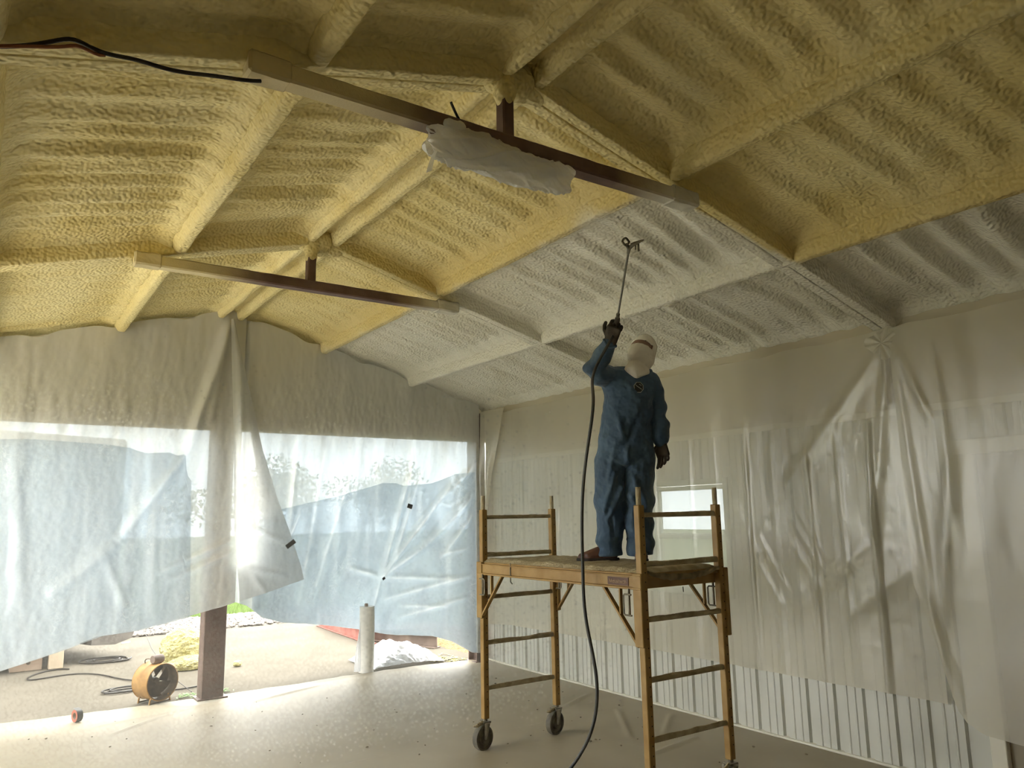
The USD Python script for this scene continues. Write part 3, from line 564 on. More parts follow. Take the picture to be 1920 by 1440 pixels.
# ------------------------------------------------------------------ rolling scaffold
SX0, SX1, SY0, SY1, STOP = 3.175, 3.835, 3.325, 5.03, 1.725
sf = thing('scaffold', 'yellow rolling scaffold with two ladder ends and a foam-crusted platform', 'scaffold')
PW = .046
def lumpy_bar(a, b, r, seed):
    """tube rung under a ragged crust of dried overspray"""
    a, b = A(a, float), A(b, float); n = 46; t = np.linspace(0, 1, n)[:, None]; p = a+(b-a)*t
    m = tube(p, r, 10); v = m.vertices; c = a+np.clip(((v-a)@(b-a))/((b-a)@(b-a)), 0, 1)[:, None]*(b-a)
    top = np.clip((v-c)[:, 2]/r, -.2, 1); L = ((v-a)@(b-a))
    amp = np.clip(.35+1.6*fb(L*9, seed, seed*1.3, 3, seed), 0, 1.5)*.010+.004*fb(v[:, 0]*70, v[:, 1]*70, v[:, 2]*70, 2, seed)
    m.vertices = v+np.stack([0*top, 0*top, np.clip(top+.2, 0, 1)*np.clip(amp, -.002, .02)], -1); return m
rz = [1.668, 1.385, 1.075, .745, .425]
for yi, y in enumerate((SY1, SY0)):
    for xi, x in enumerate((SX0, SX1)):
        po = obj('post', bx(x-PW/2, x+PW/2, y-PW/2, y+PW/2, .215, STOP, .004), YPAINT, sf)
        obj('coupling_pin', displaced(bar((x, y, STOP-.01), (x, y, STOP+.105), .0155, 10), .001, 40), CRUST, po)
        hs = []
        for z in np.arange(.30, STOP-.03, .052):
            hs.append(lathe([(0, .0), (.0042, .0), (.0042, -.006)], 8, axis=(0, -1, 0), at=(x+.006, y-PW/2-.0008, z)))
        for h_ in hs: obj('bolt_hole', h_, HOLE, po, smooth=False)
        # caster
        k = obj('caster_stem', cat_([bar((x, y, .180), (x, y, .25), .017, 10), bx(x-.034, x+.030, y-.034, y+.034, .186, .200, .003)]), GREYSTEEL, sf)
        ca = 1.05; dx, dy = math.cos(ca), math.sin(ca); wx, wy = x-.026, y-.006
        ax = A([-.22, .975, 0])
        prof = 1.36*A([(.0, -.016), (.028, -.017), (.034, -.010), (.048, -.010), (.054, -.018), (.062, -.016), (.064, -.008), (.064, .008), (.062, .016), (.054, .018), (.048, .010), (.034, .010), (.028, .017), (0, .016)])
        obj('wheel', lathe(prof, 36, axis=ax, at=(wx, wy, .089)), WHEEL, k)
        for sgn in (-1, 1):
            c = A([wx, wy, .089])+ax*sgn*.031
            obj('fork', trimesh.convex.convex_hull(np.vstack([ball(c, .011, 1).vertices, ball(c+A([.016, .004, .100]), .020, 1, (1.2, 1., .3)).vertices])), GREYSTEEL, k)
        obj('brake_pedal', cat_([lumpy_bar((x-.03, y-.01, .192), (x-.095, y-.035, .182), .011, 7+xi), ball((x-.10, y-.036, .186), .015, 1, (1.7, 1, .6))]), CRUST, k)
    for j, z in enumerate(rz):
        obj('rung', lumpy_bar((SX0+PW/2-.004, y, z), (SX1-PW/2+.004, y, z), .0150, 11*yi+j), CRUST, sf)
# platform: side beams, end hooks, deck under dried foam
PZ0, PZ1 = 1.245, 1.325
for side, x in ((-1, SX0-.028), (1, SX1+.028)):
    sbm = obj('side_beam', cat_([bx(x-.006, x+.006, SY0-.03, SY1+.03, PZ0+.012, PZ1, .002), bx(x-.018, x+.018, SY0-.03, SY1+.03, PZ0, PZ0+.012, .002), bx(x-.018, x+.018, SY0-.03, SY1+.03, PZ1-.008, PZ1, .002)]), YPAINT, sf)
    for y in (SY0, SY1):
        obj('locking_sleeve', bx(x-.016, x+.016, y-.035, y+.035, .93, PZ1+.012, .004), YPAINT, sf)
        s2 = 1 if y < 4 else -1
        a, b = (x, y+s2*.30, PZ0+.004), (x, y+s2*.01, .93)
        obj('diagonal_brace', beam(a, b, .014, .028, up=(1, 0, 0)), YPAINT, sf)
        obj('brace_strut', beam((x, y+s2*.155, PZ0), (x, y+s2*.155, 1.10), .012, .022, up=(1, 0, 0)), YPAINT, sf)
        q = y+s2*.055
        pts = [(x-.03, q-s2*.02, 1.218), (x-.03, q+s2*.035, 1.218), (x-.03, q+s2*.044, 1.208), (x-.03, q+s2*.044, 1.112), (x-.03, q+s2*.035, 1.102), (x-.03, q-s2*.02, 1.102)]
        obj('locking_handle', cat_([tube(pts, .0055, 6), beam((x-.02, q+s2*.008, 1.25), (x-.02, q+s2*.008, 1.10), .010, .014, up=(1, 0, 0))]), GREYSTEEL, sf)
for y in (SY0+.028, SY1-.028):
    obj('end_beam', bx(SX0-.02, SX1+.02, y-.006, y+.006, PZ0, PZ1, .002), YPAINT, sf)
def deck(u, v):
    x = SX0-.012+(SX1-SX0+.024)*u; y = SY0-.005+(SY1-SY0+.01)*v
    e = np.minimum(np.minimum(u, 1-u)*(SX1-SX0), np.minimum(v, 1-v)*(SY1-SY0))
    z = PZ1+.008+.030*sstep(-.01, .05, e)*(.75+.9*np.abs(fb(x*5, y*5, 0, 3, 2)))+.010*fb(x*17, y*17, 0, 3, 5)
    return np.stack([x+.012*fb(y*14, u, 0, 3)*(u < .05), y, z], -1)
obj('foam_crust', grid(deck, 46, 110), CRUST, sf, smooth=True)
obj('deck_board', bx(SX0-.018, SX1+.018, SY0-.01, SY1+.01, PZ1-.02, PZ1+.010, .003), YPAINT, sf)
# sagging crust at the near end of the deck
def sag(u, v):
    x = SX0+.03+(SX1-SX0-.06)*u; d = np.sin(math.pi*np.clip(u*1.05, 0, 1))**.8
    a = -.5*math.pi+1.5*math.pi*v; r = .014+.010*d*(1+.8*fb(x*20, v*3, 1))
    return np.stack([x, SY0-.022-.012*np.cos(a)-.01*d, PZ1+.012-.034*d+r*np.sin(a)*(.8+.5*fb(x*40, v*4, 0, 2))], -1)
obj('foam_drip', grid(sag, 60, 12), DARKFOAM, sf, smooth=True)
pl = obj('decal', bx(SX0-.0375, SX0-.0345, SY0+.075, SY0+.255, PZ0+.018, PZ0+.064), DECAL, sf, smooth=False)
tx = meshkit.text_mesh('Metaltech', .021, .002, bold=True)
tv = tx.vertices; wtx = tv[:, 0].max()-tv[:, 0].min(); fsc = .15/wtx
tx.vertices = np.stack([SX0-.0375-tv[:, 2], SY0+.240-(tv[:, 0]-tv[:, 0].min())*fsc, PZ0+.031+tv[:, 1]], -1)
obj('lettering', tx, DECALTXT, pl, smooth=False)
obj('wire_hook', tube([(SX0-.035, 4.62, PZ1+.02), (SX0-.040, 4.615, PZ1-.03), (SX0-.042, 4.61, PZ0-.03), (SX0-.03, 4.605, PZ0-.045)], .004, 6), GREYSTEEL, sf)
obj('wire_hook', tube([(SX0+.30, SY0-.03, PZ0), (SX0+.30, SY0-.032, PZ0-.03)], .003, 6), GREYSTEEL, sf)

# ------------------------------------------------------------------ the person spraying
pe = thing('person', 'person in blue coverall, white hood and dark gloves, spraying the ceiling from the scaffold', 'person')
DK = PZ1+.040                                           # top of the crusted deck
V3 = lambda *a: A(a, float)
HFW = V3(.568, .823, 0); RGT = V3(.823, -.568, 0)        # the way the camera looks, and to its right: used only to lay the pose out
P0 = V3(3.745, 4.05, 0)
def J(r, f, z): return P0+RGT*r+HFW*f+V3(0, 0, z)
ankR, kneR, hipR = J(-.122, .00, DK+.075), J(-.113, -.03, 1.745), J(-.070, .0, 2.10)
ankL, kneL, hipL = J(.082, -.03, DK+.075), J(.078, -.05, 1.745), J(.085, .0, 2.10)
pelv, wais, ches = J(.006, .0, 2.12), J(.030, .015, 2.31), J(.065, .01, 2.52)
shR, shL, neck = J(-.075, .0, 2.645), J(.215, .015, 2.610), J(.125, .02, 2.685)
elR, wrR = J(-.195, -.14, 2.690), V3(3.491, 3.858, 2.849)
elL, wrL = J(.262, .03, 2.375), J(.262, -.03, 2.165)
head = J(.165, .01, 2.845)
skin_parts = (limb((ankR, .04), (kneR, .055), (hipR, .08), (pelv, .11), (wais, .11), (ches, .12), (neck, .055), (head, .085))+limb((ankL, .04), (kneL, .055), (hipL, .08), (pelv, .1))
              + limb((ches, .1), (shR, .055), (elR, .04), (wrR, .03))+limb((ches, .1), (shL, .055), (elL, .04), (wrL, .03))
              + [sph(head+V3(0, 0, .01), .088)])
obj('body', fuse(skin_parts, .03, 6), SKIN, pe, smooth=True)
# coverall: loose, wrinkled
def flat(c, rx, ry, rz): return m3.Manifold.sphere(1.0, 24).scale([rx, ry, rz]).rotate([0, 0, -34.6]).translate([float(t) for t in c])
suit = []
suit += [m3.Manifold.batch_hull([flat(pelv+V3(0, 0, -.05), .205, .145, .10), flat(wais, .185, .135, .10)]), m3.Manifold.batch_hull([flat(wais, .185, .135, .10), flat(ches, .185, .135, .12)]),
         m3.Manifold.batch_hull([flat(ches, .185, .135, .12), sph(shR, .080), sph(shL, .080), sph(neck+V3(0, 0, -.03), .075)])]
suit += limb((pelv+RGT*-.085+V3(0, 0, -.06), .125), (J(-.105, -.015, 1.92), .108), (kneR, .104), (J(-.115, -.0, 1.58), .101), (ankR+V3(0, 0, .045), .088))
suit += limb((pelv+RGT*.088+V3(0, 0, -.06), .125), (J(.093, -.03, 1.92), .112), (kneL, .106), (J(.081, -.035, 1.58), .100), (ankL+V3(0, 0, .045), .094))
suit += [m3.Manifold.cylinder(.11, .086, .088, 24).translate([float(t) for t in ankR+V3(0, 0, -.046)]), m3.Manifold.cylinder(.11, .090, .092, 24).translate([float(t) for t in ankL+V3(0, 0, -.046)])]
suit += limb((shR, .085), (J(-.15, -.07, 2.66), .083), (elR, .080), (J(-.158, -.205, 2.772), .066), (wrR+(elR-wrR)*.10, .050))
suit += limb((shL, .085), (J(.245, .03, 2.48), .074), (elL, .070), (J(.268, .0, 2.27), .066), (wrL+V3(0, 0, .035), .060), (wrL+V3(0, 0, .010), .044))
suit += limb((neck+V3(0, 0, -.02), .085), (neck+V3(0, 0, .03)+RGT*.005, .072))
sm_ = fuse(suit, .014, 14)
v = sm_.vertices.copy(); n = sm_.vertex_normals
def segd(p, a, b):
    t = np.clip(((p-a)@(b-a))/((b-a)@(b-a)), 0, 1); return np.linalg.norm(p-a-t[:, None]*(b-a), axis=1)
w = .012*fb(v@RGT*7, v@HFW*7, v[:, 2]*3.2, 3, 3)+.010*np.abs(fb(v@RGT*9+v[:, 2]*6, v@HFW*5, v[:, 2]*9, 3, 5))
for c, a, f_ in ((kneR, .016, 30), (kneL, .018, 30), (elL, .014, 40), (elR, .014, 40), (ankR+V3(0, 0, .05), .014, 42), (ankL+V3(0, 0, .05), .014, 42), (shL-V3(0, 0, .06), .010, 30), (hipL, .012, 24), (hipR, .010, 24)):
    d = np.linalg.norm(v-c, axis=1); w = w+a*np.exp(-(d/.12)**2)*np.sin(f_*(v[:, 2]-c[2]+.7*(v@RGT-c@RGT)*np.sin(c[0]*50))+4*fb(v[:, 0]*5, v[:, 1]*5, v[:, 2]*4, 2, 8))
# the diagonal pull from the raised arm across the chest, and the zip fold down the front
for a, b, g, hh in ((shR+V3(0, 0, -.02), J(-.02, -.14, 2.2), .020, .018), (J(-.05, -.13, 2.62), J(-.11, -.13, 2.30), .016, -.015), (J(.06, -.14, 2.6), J(.0, -.15, 2.1), .016, .012), (J(.20, -.12, 2.5), J(.06, -.15, 2.42), .022, .012), (J(.0, -.15, 2.1), J(.075, -.14, 1.6), .018, .014), (J(-.05, -.14, 2.25), J(-.14, -.13, 1.9), .02, .012), (J(-.09, -.12, 1.95), J(-.16, -.11, 1.70), .018, .018), (J(-.05, -.11, 1.85), J(-.15, -.12, 1.62), .016, .016), (J(-.16, -.10, 1.75), J(-.08, -.12, 1.50), .018, -.016),
                (J(.03, -.14, 1.95), J(.12, -.15, 1.72), .018, .018), (J(.02, -.14, 1.80), J(.13, -.15, 1.60), .016, .018), (J(.06, -.15, 1.75), J(.02, -.14, 1.50), .018, -.016), (J(.10, -.14, 2.40), J(.17, -.12, 2.05), .02, .014), (J(.16, -.12, 2.45), J(.0, -.14, 2.15), .018, -.012), (J(-.08, -.12, 2.05), J(.06, -.14, 1.98), .016, .012)):
    w = w+hh*np.exp(-(segd(v, a, b)/g)**2)
sm_.vertices = v+n*(w*1.5)[:, None]
cov = obj('coverall', sm_, SUIT, pe, smooth=True)
# rolled collar and cuffs of the coverall
def ringtube(c, axis, r, t, squash=1., seed=0, k=40):
    u, w2, d = frame_of(axis); a = np.linspace(0, 2*math.pi, k+1); p = c+np.outer(np.cos(a), u)*r+np.outer(np.sin(a), w2)*r*squash+np.outer(.006*np.sin(3*a+seed), d)
    return tube(p, t, 8, cap=False)
obj('collar', displaced(ringtube(neck+V3(0, 0, .006)+HFW*.02+RGT*.012, V3(*(HFW*-.25+RGT*-.12))+V3(0, 0, 1), .082, .022, .9, 1), .006, 20), SUIT, cov, smooth=True)
obj('cuff', ringtube(wrR+(elR-wrR)*.06, wrR-elR, .046, .010, 1, 2), SUIT, cov, smooth=True); obj('cuff', ringtube(wrL+V3(0, 0, .012), V3(0, 0, 1), .044, .010, 1, 3), SUIT, cov, smooth=True)
# octagonal chest badge
def on_suit(p0, d):
    import trimesh.ray.ray_triangle as rt
    loc, _, _ = rt.RayMeshIntersector(sm_).intersects_location([p0], [d]); 
    return loc[np.argmin(np.linalg.norm(loc-p0, axis=1))] if len(loc) else p0
bc = on_suit(J(.108, -.8, 2.555), HFW); bd = -HFW+V3(0, 0, .05)+RGT*.10; bd /= np.linalg.norm(bd); bu = np.cross(V3(0, 0, 1), bd); bu /= np.linalg.norm(bu); bv = np.cross(bd, bu)
def badge(r, rh, t0, t1):
    a = np.arange(8)*math.pi/4+math.pi/8; P = []
    for t in (t0, t1): P += [bc+bu*r*math.cos(q)+bv*rh*math.sin(q)+bd*t for q in a]
    return trimesh.convex.convex_hull(A(P))
bg = obj('badge', badge(.037, .042, -.02, .006), PATCHLINE, pe, smooth=False)
obj('badge_field', badge(.0315, .0365, -.015, .0075), PATCH, bg, smooth=False)
def stroke(p, q, t=.0022): return beam(bc+bu*p[0]+bv*p[1]+bd*.008, bc+bu*q[0]+bv*q[1]+bd*.008, t*2, .0012, up=bd)
obj('badge_mark', cat_([stroke((-.020, .014), (.021, -.016), .0026), stroke((.004, .023), (.020, .010), .002), stroke((-.022, .020), (-.018, .013), .002)]), PATCHLINE, bg, smooth=False)
# hood: pulled over the head, slit for the eyes; face tipped up and to the left
fd = -RGT*.80-HFW*.50+V3(0, 0, .34); fd /= np.linalg.norm(fd)
hu = V3(0, 0, 1)-fd*fd[2]; hu /= np.linalg.norm(hu); hs_ = np.cross(fd, hu)
HB = np.stack([fd, hs_, hu], 1)
def hl(p): return head+HB@A(p, float)
hd_parts = [m3.Manifold.batch_hull([sph(hl((-.012, 0, .030)), .098), sph(hl((.030, 0, -.030)), .078), sph(hl((-.03, 0, -.02)), .085)]), m3.Manifold.batch_hull([sph(hl((.030, 0, -.035)), .078), sph(hl((.052, 0, -.062)), .052), sph(hl((-.03, 0, -.04)), .085)]),
            m3.Manifold.batch_hull([sph(hl((-.015, 0, -.03)), .084), sph(neck+V3(0, 0, .035), .080), sph(neck+V3(0, 0, -.005), .088)]), m3.Manifold.batch_hull([sph(hl((-.01, 0, .05)), .085), sph(hl((-.035, 0, .105)), .028)]),
            m3.Manifold.batch_hull([sph(neck+V3(0, 0, .02)-HFW*.060-RGT*.035, .065), sph(neck+V3(0, 0, -.035)-HFW*.085-RGT*.025, .038), sph(neck+V3(0, 0, .01)-HFW*.06+RGT*.03, .05)])]
hm = fuse(hd_parts, .007, 14); hv = (hm.vertices-head)@HB; hn = hm.vertex_normals
ang = np.arctan2(hv[:, 1], hv[:, 0])
cl = HB.T@(-HFW); angc = math.atan2(cl[1], cl[0]); da = (ang-angc*.62+math.pi) % (2*math.pi)-math.pi
slit = np.exp(-((hv[:, 2]-.020-.020*np.cos(1.5*da))/.0155)**4)*sstep(1.30, 1.12, np.abs(da))
dspl = -.020*slit+.007*fb(hv[:, 0]*14, hv[:, 1]*14, hv[:, 2]*8, 3, 2)+.006*np.sin(60*hv[:, 2]+12*hv[:, 0]+5*fb(hv[:, 0]*9, hv[:, 1]*9, 1))*sstep(-.03, -.09, hv[:, 2])
dspl = dspl+.005*np.exp(-((hv[:, 2]-.050)/.005)**2)*sstep(1.4, 1.1, np.abs(ang))
hm.vertices = hm.vertices+hn*dspl[:, None]
keep = slit[hm.faces].mean(1) < .55
shell = trimesh.Trimesh(hm.vertices, hm.faces[keep], process=False); shell.remove_unreferenced_vertices()
ho = obj('hood', shell, HOODM, pe, smooth=True)
# face behind the slit: skin band with a nose bridge, eyes and dark goggles
fv = hm.vertices-hn*.006
gog = trimesh.Trimesh(fv, hm.faces[~keep], process=False); gog.remove_unreferenced_vertices()
obj('goggles', gog, GOGGLE, pe, smooth=True)
# gloves with five fingers
def hand(wrist, d, palm_n, thumb_side, curl, name, spread=.10, thumb_curl=.6, s=1.0):
    d = A(d, float)/np.linalg.norm(d); nrm = A(palm_n, float); nrm -= d*(d@nrm); nrm /= np.linalg.norm(nrm); side = np.cross(nrm, d)*thumb_side   # side points towards the thumb
    L = lambda a, b, c: wrist+(d*a+side*b+nrm*c)*s
    parts = [m3.Manifold.batch_hull([sph(L(.0, .018, 0), .019*s), sph(L(.0, -.018, 0), .018*s), sph(L(.080, .030, 0), .014*s), sph(L(.078, -.032, 0), .012*s), sph(L(.050, .030, .004), .017*s)]), m3.Manifold.batch_hull([sph(L(-.024, 0, 0), .025*s), sph(L(0, 0, 0), .025*s)])]
    for i, (b, ln, cu) in enumerate(zip((.029, .010, -.011, -.030), (.078, .088, .080, .062), curl)):
        p = L(.082, b, 0); ang_ = 0.; sp = (1.2-i)*spread*.6; r = (.0096, .0098, .0092, .0082)[i]*s
        ch = [(p, r*1.08)]
        for seg, fr in enumerate((.45, .31, .24)):
            ang_ += cu*(1.0, 1.15, .8)[seg]; dd = d*math.cos(ang_)+nrm*math.sin(ang_)+side*sp*math.cos(ang_)
            p = p+dd*ln*fr*s; ch.append((p, r*(1, .95, .86)[seg]))
        parts += limb(*ch)
    p = L(.022, .030, .008); ch = [(p, .015*s)]
    for seg, (ln, aa) in enumerate(((.040, .0), (.032, thumb_curl), (.026, thumb_curl*1.7))):
        dd = d*.62+side*.72*math.cos(aa)+nrm*(.30+.9*math.sin(aa)); dd /= np.linalg.norm(dd); p = p+dd*ln*s; ch.append((p, (.0125, .0115, .0100)[seg]*s))
    parts += limb(*ch)
    return obj(name, fuse(parts, .004, 5), GLOVE, pe, smooth=True)
gp_ = V3(3.509, 3.811, 2.968)-HFW*.045-RGT*.012
hand(wrR, gp_-wrR, HFW*.9+RGT*.35, -1, (.75, .95, 1.0, 1.05), 'glove', thumb_curl=.7, s=1.22)
hand(wrL, J(.275, -.055, 2.04)-wrL, -RGT*.6-HFW*.8, -1, (.22, .30, .36, .42), 'glove', spread=.20, thumb_curl=.2, s=1.15)
# shoes: the right one points left, the left one towards the viewer
def shoe(heel, toe, name):
    d = toe-heel; d[2] = 0; ln = np.linalg.norm(d); d /= ln; s = V3(-d[1], d[0], 0); z = DK-.012; Q = lambda a, b, c: V3(*(heel+d*a*ln+s*b))*V3(1, 1, 0)+V3(0, 0, z+c)
    up = [m3.Manifold.batch_hull([sph(Q(.12, 0, .045), .040), sph(Q(.35, 0, .045), .042), sph(Q(.20, 0, .095), .040)]), m3.Manifold.batch_hull([sph(Q(.35, 0, .050), .042), sph(Q(.70, .004, .034), .044), sph(Q(.30, 0, .085), .034)]),
          m3.Manifold.batch_hull([sph(Q(.68, .0, .036), .043), sph(Q(.90, .0, .028), .030)])]
    cut = m3.Manifold.cube([2, 2, 1], True).translate([float(heel[0]), float(heel[1]), float(z-.5+.014)])
    t = to_tm((m3.Manifold.batch_boolean(up, m3.OpType.Add)-cut).refine_to_length(.012)); trimesh.smoothing.filter_taubin(t, iterations=4)
    so = obj(name, t, SHOE, pe, smooth=40)
    sol = [sph(Q(.10, 0, .012), .043), sph(Q(.35, .0, .012), .040), sph(Q(.70, .004, .012), .047), sph(Q(.92, .0, .012), .034)]
    h_ = m3.Manifold.batch_hull(sol) ^ m3.Manifold.cube([2, 2, .030], True).translate([float(heel[0]), float(heel[1]), float(z+.008)])
    obj('sole', to_tm(h_), SOLE, so)
    lc_ = []
    for a in (.42, .50, .58): lc_.append(tube([Q(a, -.034, .076-(a-.42)*.18), Q(a+.01, 0, .094-(a-.42)*.2), Q(a+.02, .034, .074-(a-.42)*.18)], .003, 6))
    for sg in (-1, 1): lc_.append(tube(spline([Q(.42, 0, .09), Q(.47, sg*.02, .11), Q(.44, sg*.035, .10), Q(.40, sg*.012, .092)], 14), .0028, 6))
    obj('laces', cat_(lc_), LACE, so)
shoe(J(-.075, .0, 0), J(-.345, .03, 0), 'shoe'); shoe(J(.095, .03, 0), J(.055, -.22, 0), 'shoe')

# ------------------------------------------------------------------ spray wand and hose
gp = V3(3.509, 3.811, 2.968)                                  # grip in the right hand
wa = thing('spray_wand', 'thin grey spray wand with a forked nozzle head held up in the right glove', 'spray wand')
wt = V3(3.03, 3.157, 3.22); wd = (wt-gp)/np.linalg.norm(wt-gp); wu, wv, _ = frame_of(wd)
obj('rod', tube([gp+wd*t for t in np.linspace(.07, np.linalg.norm(wt-gp)-.02, 12)], .0068, 10), WANDM, wa, smooth=True)
obj('grip', displaced(tube([gp-wd*.10, gp-wd*.05, gp, gp+wd*.06, gp+wd*.085], (.015, .019, .020, .018, .012), 12), .002, 40), GLOVE, wa, smooth=True)
obj('grip_collar', tube([gp+wd*.085, gp+wd*.12], .013, 12), WANDM, wa)
hb = obj('nozzle_fork', fuse(limb((wt-wd*.05, .009), (wt, .013), (wt+wd*.035-RGT*.02, .009))+limb((wt, .013), (wt+wd*.04+RGT*.028, .009)), .006, 3), WANDM, wa, smooth=True)
rc = wt+wd*.062-RGT*.026
obj('nozzle_ring', ringtube(rc, -HFW+V3(0, 0, .3), .019, .0065, 1.15, 0, 24), WANDM, hb, smooth=True)
nt = wt+wd*.04+RGT*.028
obj('nozzle', lathe([(0, -.02), (.012, -.02), (.013, .0), (.010, .02), (.006, .05), (.002, .062), (0, .062)], 14, axis=wd*.6+RGT*.8, at=nt), WANDM, hb)
obj('trigger_guard', cat_([bar(nt+RGT*.022, nt+RGT*.022-V3(0, 0, .045), .006, 8), bar(nt+RGT*.006, nt+RGT*.004-V3(0, 0, .035), .005, 8)]), GREYSTEEL, hb)
hp = [gp-wd*.09, J(-.135, -.37, 2.80), J(-.215, -.40, 2.66), V3(3.09, 3.60, 2.35), V3(3.065, 3.655, 2.02), V3(3.055, 3.70, 1.69), V3(3.055, 3.71, 1.37), V3(3.06, 3.70, 1.05), V3(3.075, 3.66, .83), V3(3.08, 3.645, .63), V3(3.06, 3.70, .40), V3(2.98, 3.80, .20), V3(2.84, 3.84, .075), V3(2.6, 3.75, .030), V3(2.2, 3.4, .026), V3(1.6, 2.8, .026), V3(.9, 2.0, .026)]
ho_ = obj('spray_hose', tube(spline(hp, 150), .0100, 10), HOSE, smooth=True)
tag(ho_, 'long black spray hose dropping from the wand past the scaffold to the floor', 'hose')

# ------------------------------------------------------------------ overhead: wrapped lamp, wires
la = thing('wrapped_lamp', 'strip lamp wrapped in crumpled clear plastic under the nearer tie beam', 'lamp')
obj('housing', bx(1.52, 2.17, 2.685, 2.765, 3.275, 3.336, .006), TRIM, la)
for y in (2.70, 2.75): obj('lamp_tube', bar((1.55, y, 3.262), (2.14, y, 3.262), .012, 10), LINER, la)
def wrap(u, v):
    x = 1.465+.755*u; a = 2*math.pi*v; e = np.sin(math.pi*np.clip(u, .0, 1))**.22
    ry = (.062+.012*fb(x*9, a, 0))*(.45+.55*e); rz_ = (.066+.03*fb(x*7, v*3, 3)-.02*u+.012)*(.40+.60*e)
    y = 2.715+ry*np.cos(a)*1.1; z = 3.292-.012*u+rz_*np.sin(a)-.030*(np.sin(a) < 0)*np.abs(np.sin(a))
    rg = lambda *q, **kw: 1-np.abs(2*fb(*q, **kw))*2.2
    k = .022*rg(x*5+v*7, v*3.4, 7, o=2, seed=4)**2+.011*rg(x*13-v*10, v*7, 9, o=2, seed=6)**2+.003*fb(x*60, v*30, 3, 2, 9)-.014
    y = y+np.cos(a)*k; z = z+np.sin(a)*k
    return np.stack([x+.02*np.sin(a*3)*(1-e), np.minimum(y, 2.84), np.minimum(z, 3.385)], -1)
obj('plastic_wrap', grid(wrap, 220, 120), FILM_WRAP, la, smooth=True)
obj('plastic_tail', grid(lambda u, v: np.stack([1.472-.035*v+.022*(u-.5), 2.675+.01*np.sin(3*v+u), 3.205-.105*v+.012*u], -1), 4, 10), GREENP if 0 else FILM_WRAP, la, smooth=True)
obj('wrap_knot', displaced(ball((1.560, 2.672, 3.352), .030, 3, (1.7, .7, .7)), .016, 30), FILM_WRAP, la, smooth=True)
tag(obj('wire_end', tube(spline([(1.62, 2.715, 3.40), (1.585, 2.71, 3.445), (1.560, 2.70, 3.475)], 8), .006, 6), CABLE), 'short wire end sticking up from the nearer tie beam', 'wire')
cp = [(-.60, 2.69, 3.03), (-.30, 2.69, 3.10), (.02, 2.69, 3.19), (.085, 2.685, 3.226), (.125, 2.685, 3.243), (.165, 2.685, 3.237), (.21, 2.685, 3.228), (.30, 2.68, 3.232), (.40, 2.68, 3.232), (.48, 2.685, 3.243), (.56, 2.69, 3.262), (.66, 2.70, 3.285), (.74, 2.71, 3.31)]
tag(obj('power_cable', tube(spline(cp, 90), .0075, 8), CABLE, smooth=True), 'black cable draped along the left rafter to the tie beam', 'cable')
cp2 = [(-.60, 2.685, 2.99), (-.30, 2.68, 3.07), (-.06, 2.675, 3.147), (.03, 2.675, 3.178), (.10, 2.68, 3.206), (.14, 2.68, 3.222), (.19, 2.685, 3.216), (.22, 2.69, 3.223)]
tag(obj('orange_cord', tube(spline(cp2, 50), .006, 8), CORDBROWN, smooth=True), 'brown-orange cord running beside the black cable at the upper left', 'cord')

# ------------------------------------------------------------------ at the open gable: fan, tape, roll, piles
fn = thing('drum_fan', 'rusty orange drum fan on short legs standing beside the middle column', 'fan')
fa = V3(.42, -.91, 0); fa /= np.linalg.norm(fa); fs = V3(-fa[1], fa[0], 0); fc = V3(1.50, 8.235, .188)
FR, FL = .160, .115
obj('drum', lathe([(FR, -FL), (FR+.006, -FL), (FR+.010, -FL+.006), (FR+.004, -FL+.014), (FR+.003, -.02), (FR+.008, -.012), (FR+.008, .0), (FR+.003, .008), (FR+.003, FL-.014), (FR+.010, FL-.006), (FR+.006, FL), (FR, FL)], 56, axis=fa, at=fc), FANM, fn, smooth=40)
obj('drum_liner', lathe([(FR-.004, FL), (FR-.004, -FL)], 56, axis=fa, at=fc), FANIN, fn, smooth=True)
hb_ = obj('hub', lathe([(0, .03), (.026, .028), (.034, .015), (.034, -.05), (0, -.05)], 24, axis=fa, at=fc), FANIN, fn)
for i in range(6):
    t0 = i*math.pi/3+.35
    def blade(u, v, t0=t0):
        r = .03+.118*u; a = t0+(v-.5)*(1.02+.10*u); w = (v-.5)*.055
        return fc+np.stack([r*np.cos(a)*fs[k]+r*np.sin(a)*V3(0, 0, 1)[k]+w*fa[k]*1.0 for k in range(3)], -1)
    b = grid(blade, 8, 6); b2 = b.copy(); b2.vertices = b2.vertices-fa*.003; b2.invert()
    obj('blade', cat_([b, b2]), FANIN, fn, smooth=True)
for i in range(4):
    a = i*math.pi/2+.785; e = fs*math.cos(a)+V3(0, 0, 1)*math.sin(a)
    obj('motor_strut', bar(fc+fa*-.06+e*.03, fc+fa*-.06+e*FR, .006, 6), FANIN, fn)
mo = obj('motor', cat_([lathe([(0, -.055), (.036, -.052), (.042, -.04), (.042, .04), (.036, .052), (0, .055)], 28, axis=fs, at=fc+V3(0, 0, FR+.040)+fa*.015), bx(fc[0]-.03, fc[0]+.03, fc[1]-.03, fc[1]+.03, fc[2]+FR, fc[2]+FR+.02, .003)]), BROWN, fn)
obj('motor_cap', lathe([(0, .056), (.012, .056), (.012, .060), (0, .060)], 14, axis=fs, at=fc+V3(0, 0, FR+.040)+fa*.015), HOLE, mo)
q = fc+V3(0, 0, FR)
obj('handle', tube(spline([q-fa*.095-fs*.05, q-fa*.095-fs*.045+V3(0, 0, .035), q-fa*.07-fs*.04+V3(0, 0, .042), q-fa*.02-fs*.03+V3(0, 0, .030), q-fa*.01-fs*.03+V3(0, 0, .0)], 24), .005, 7), FANIN, fn)
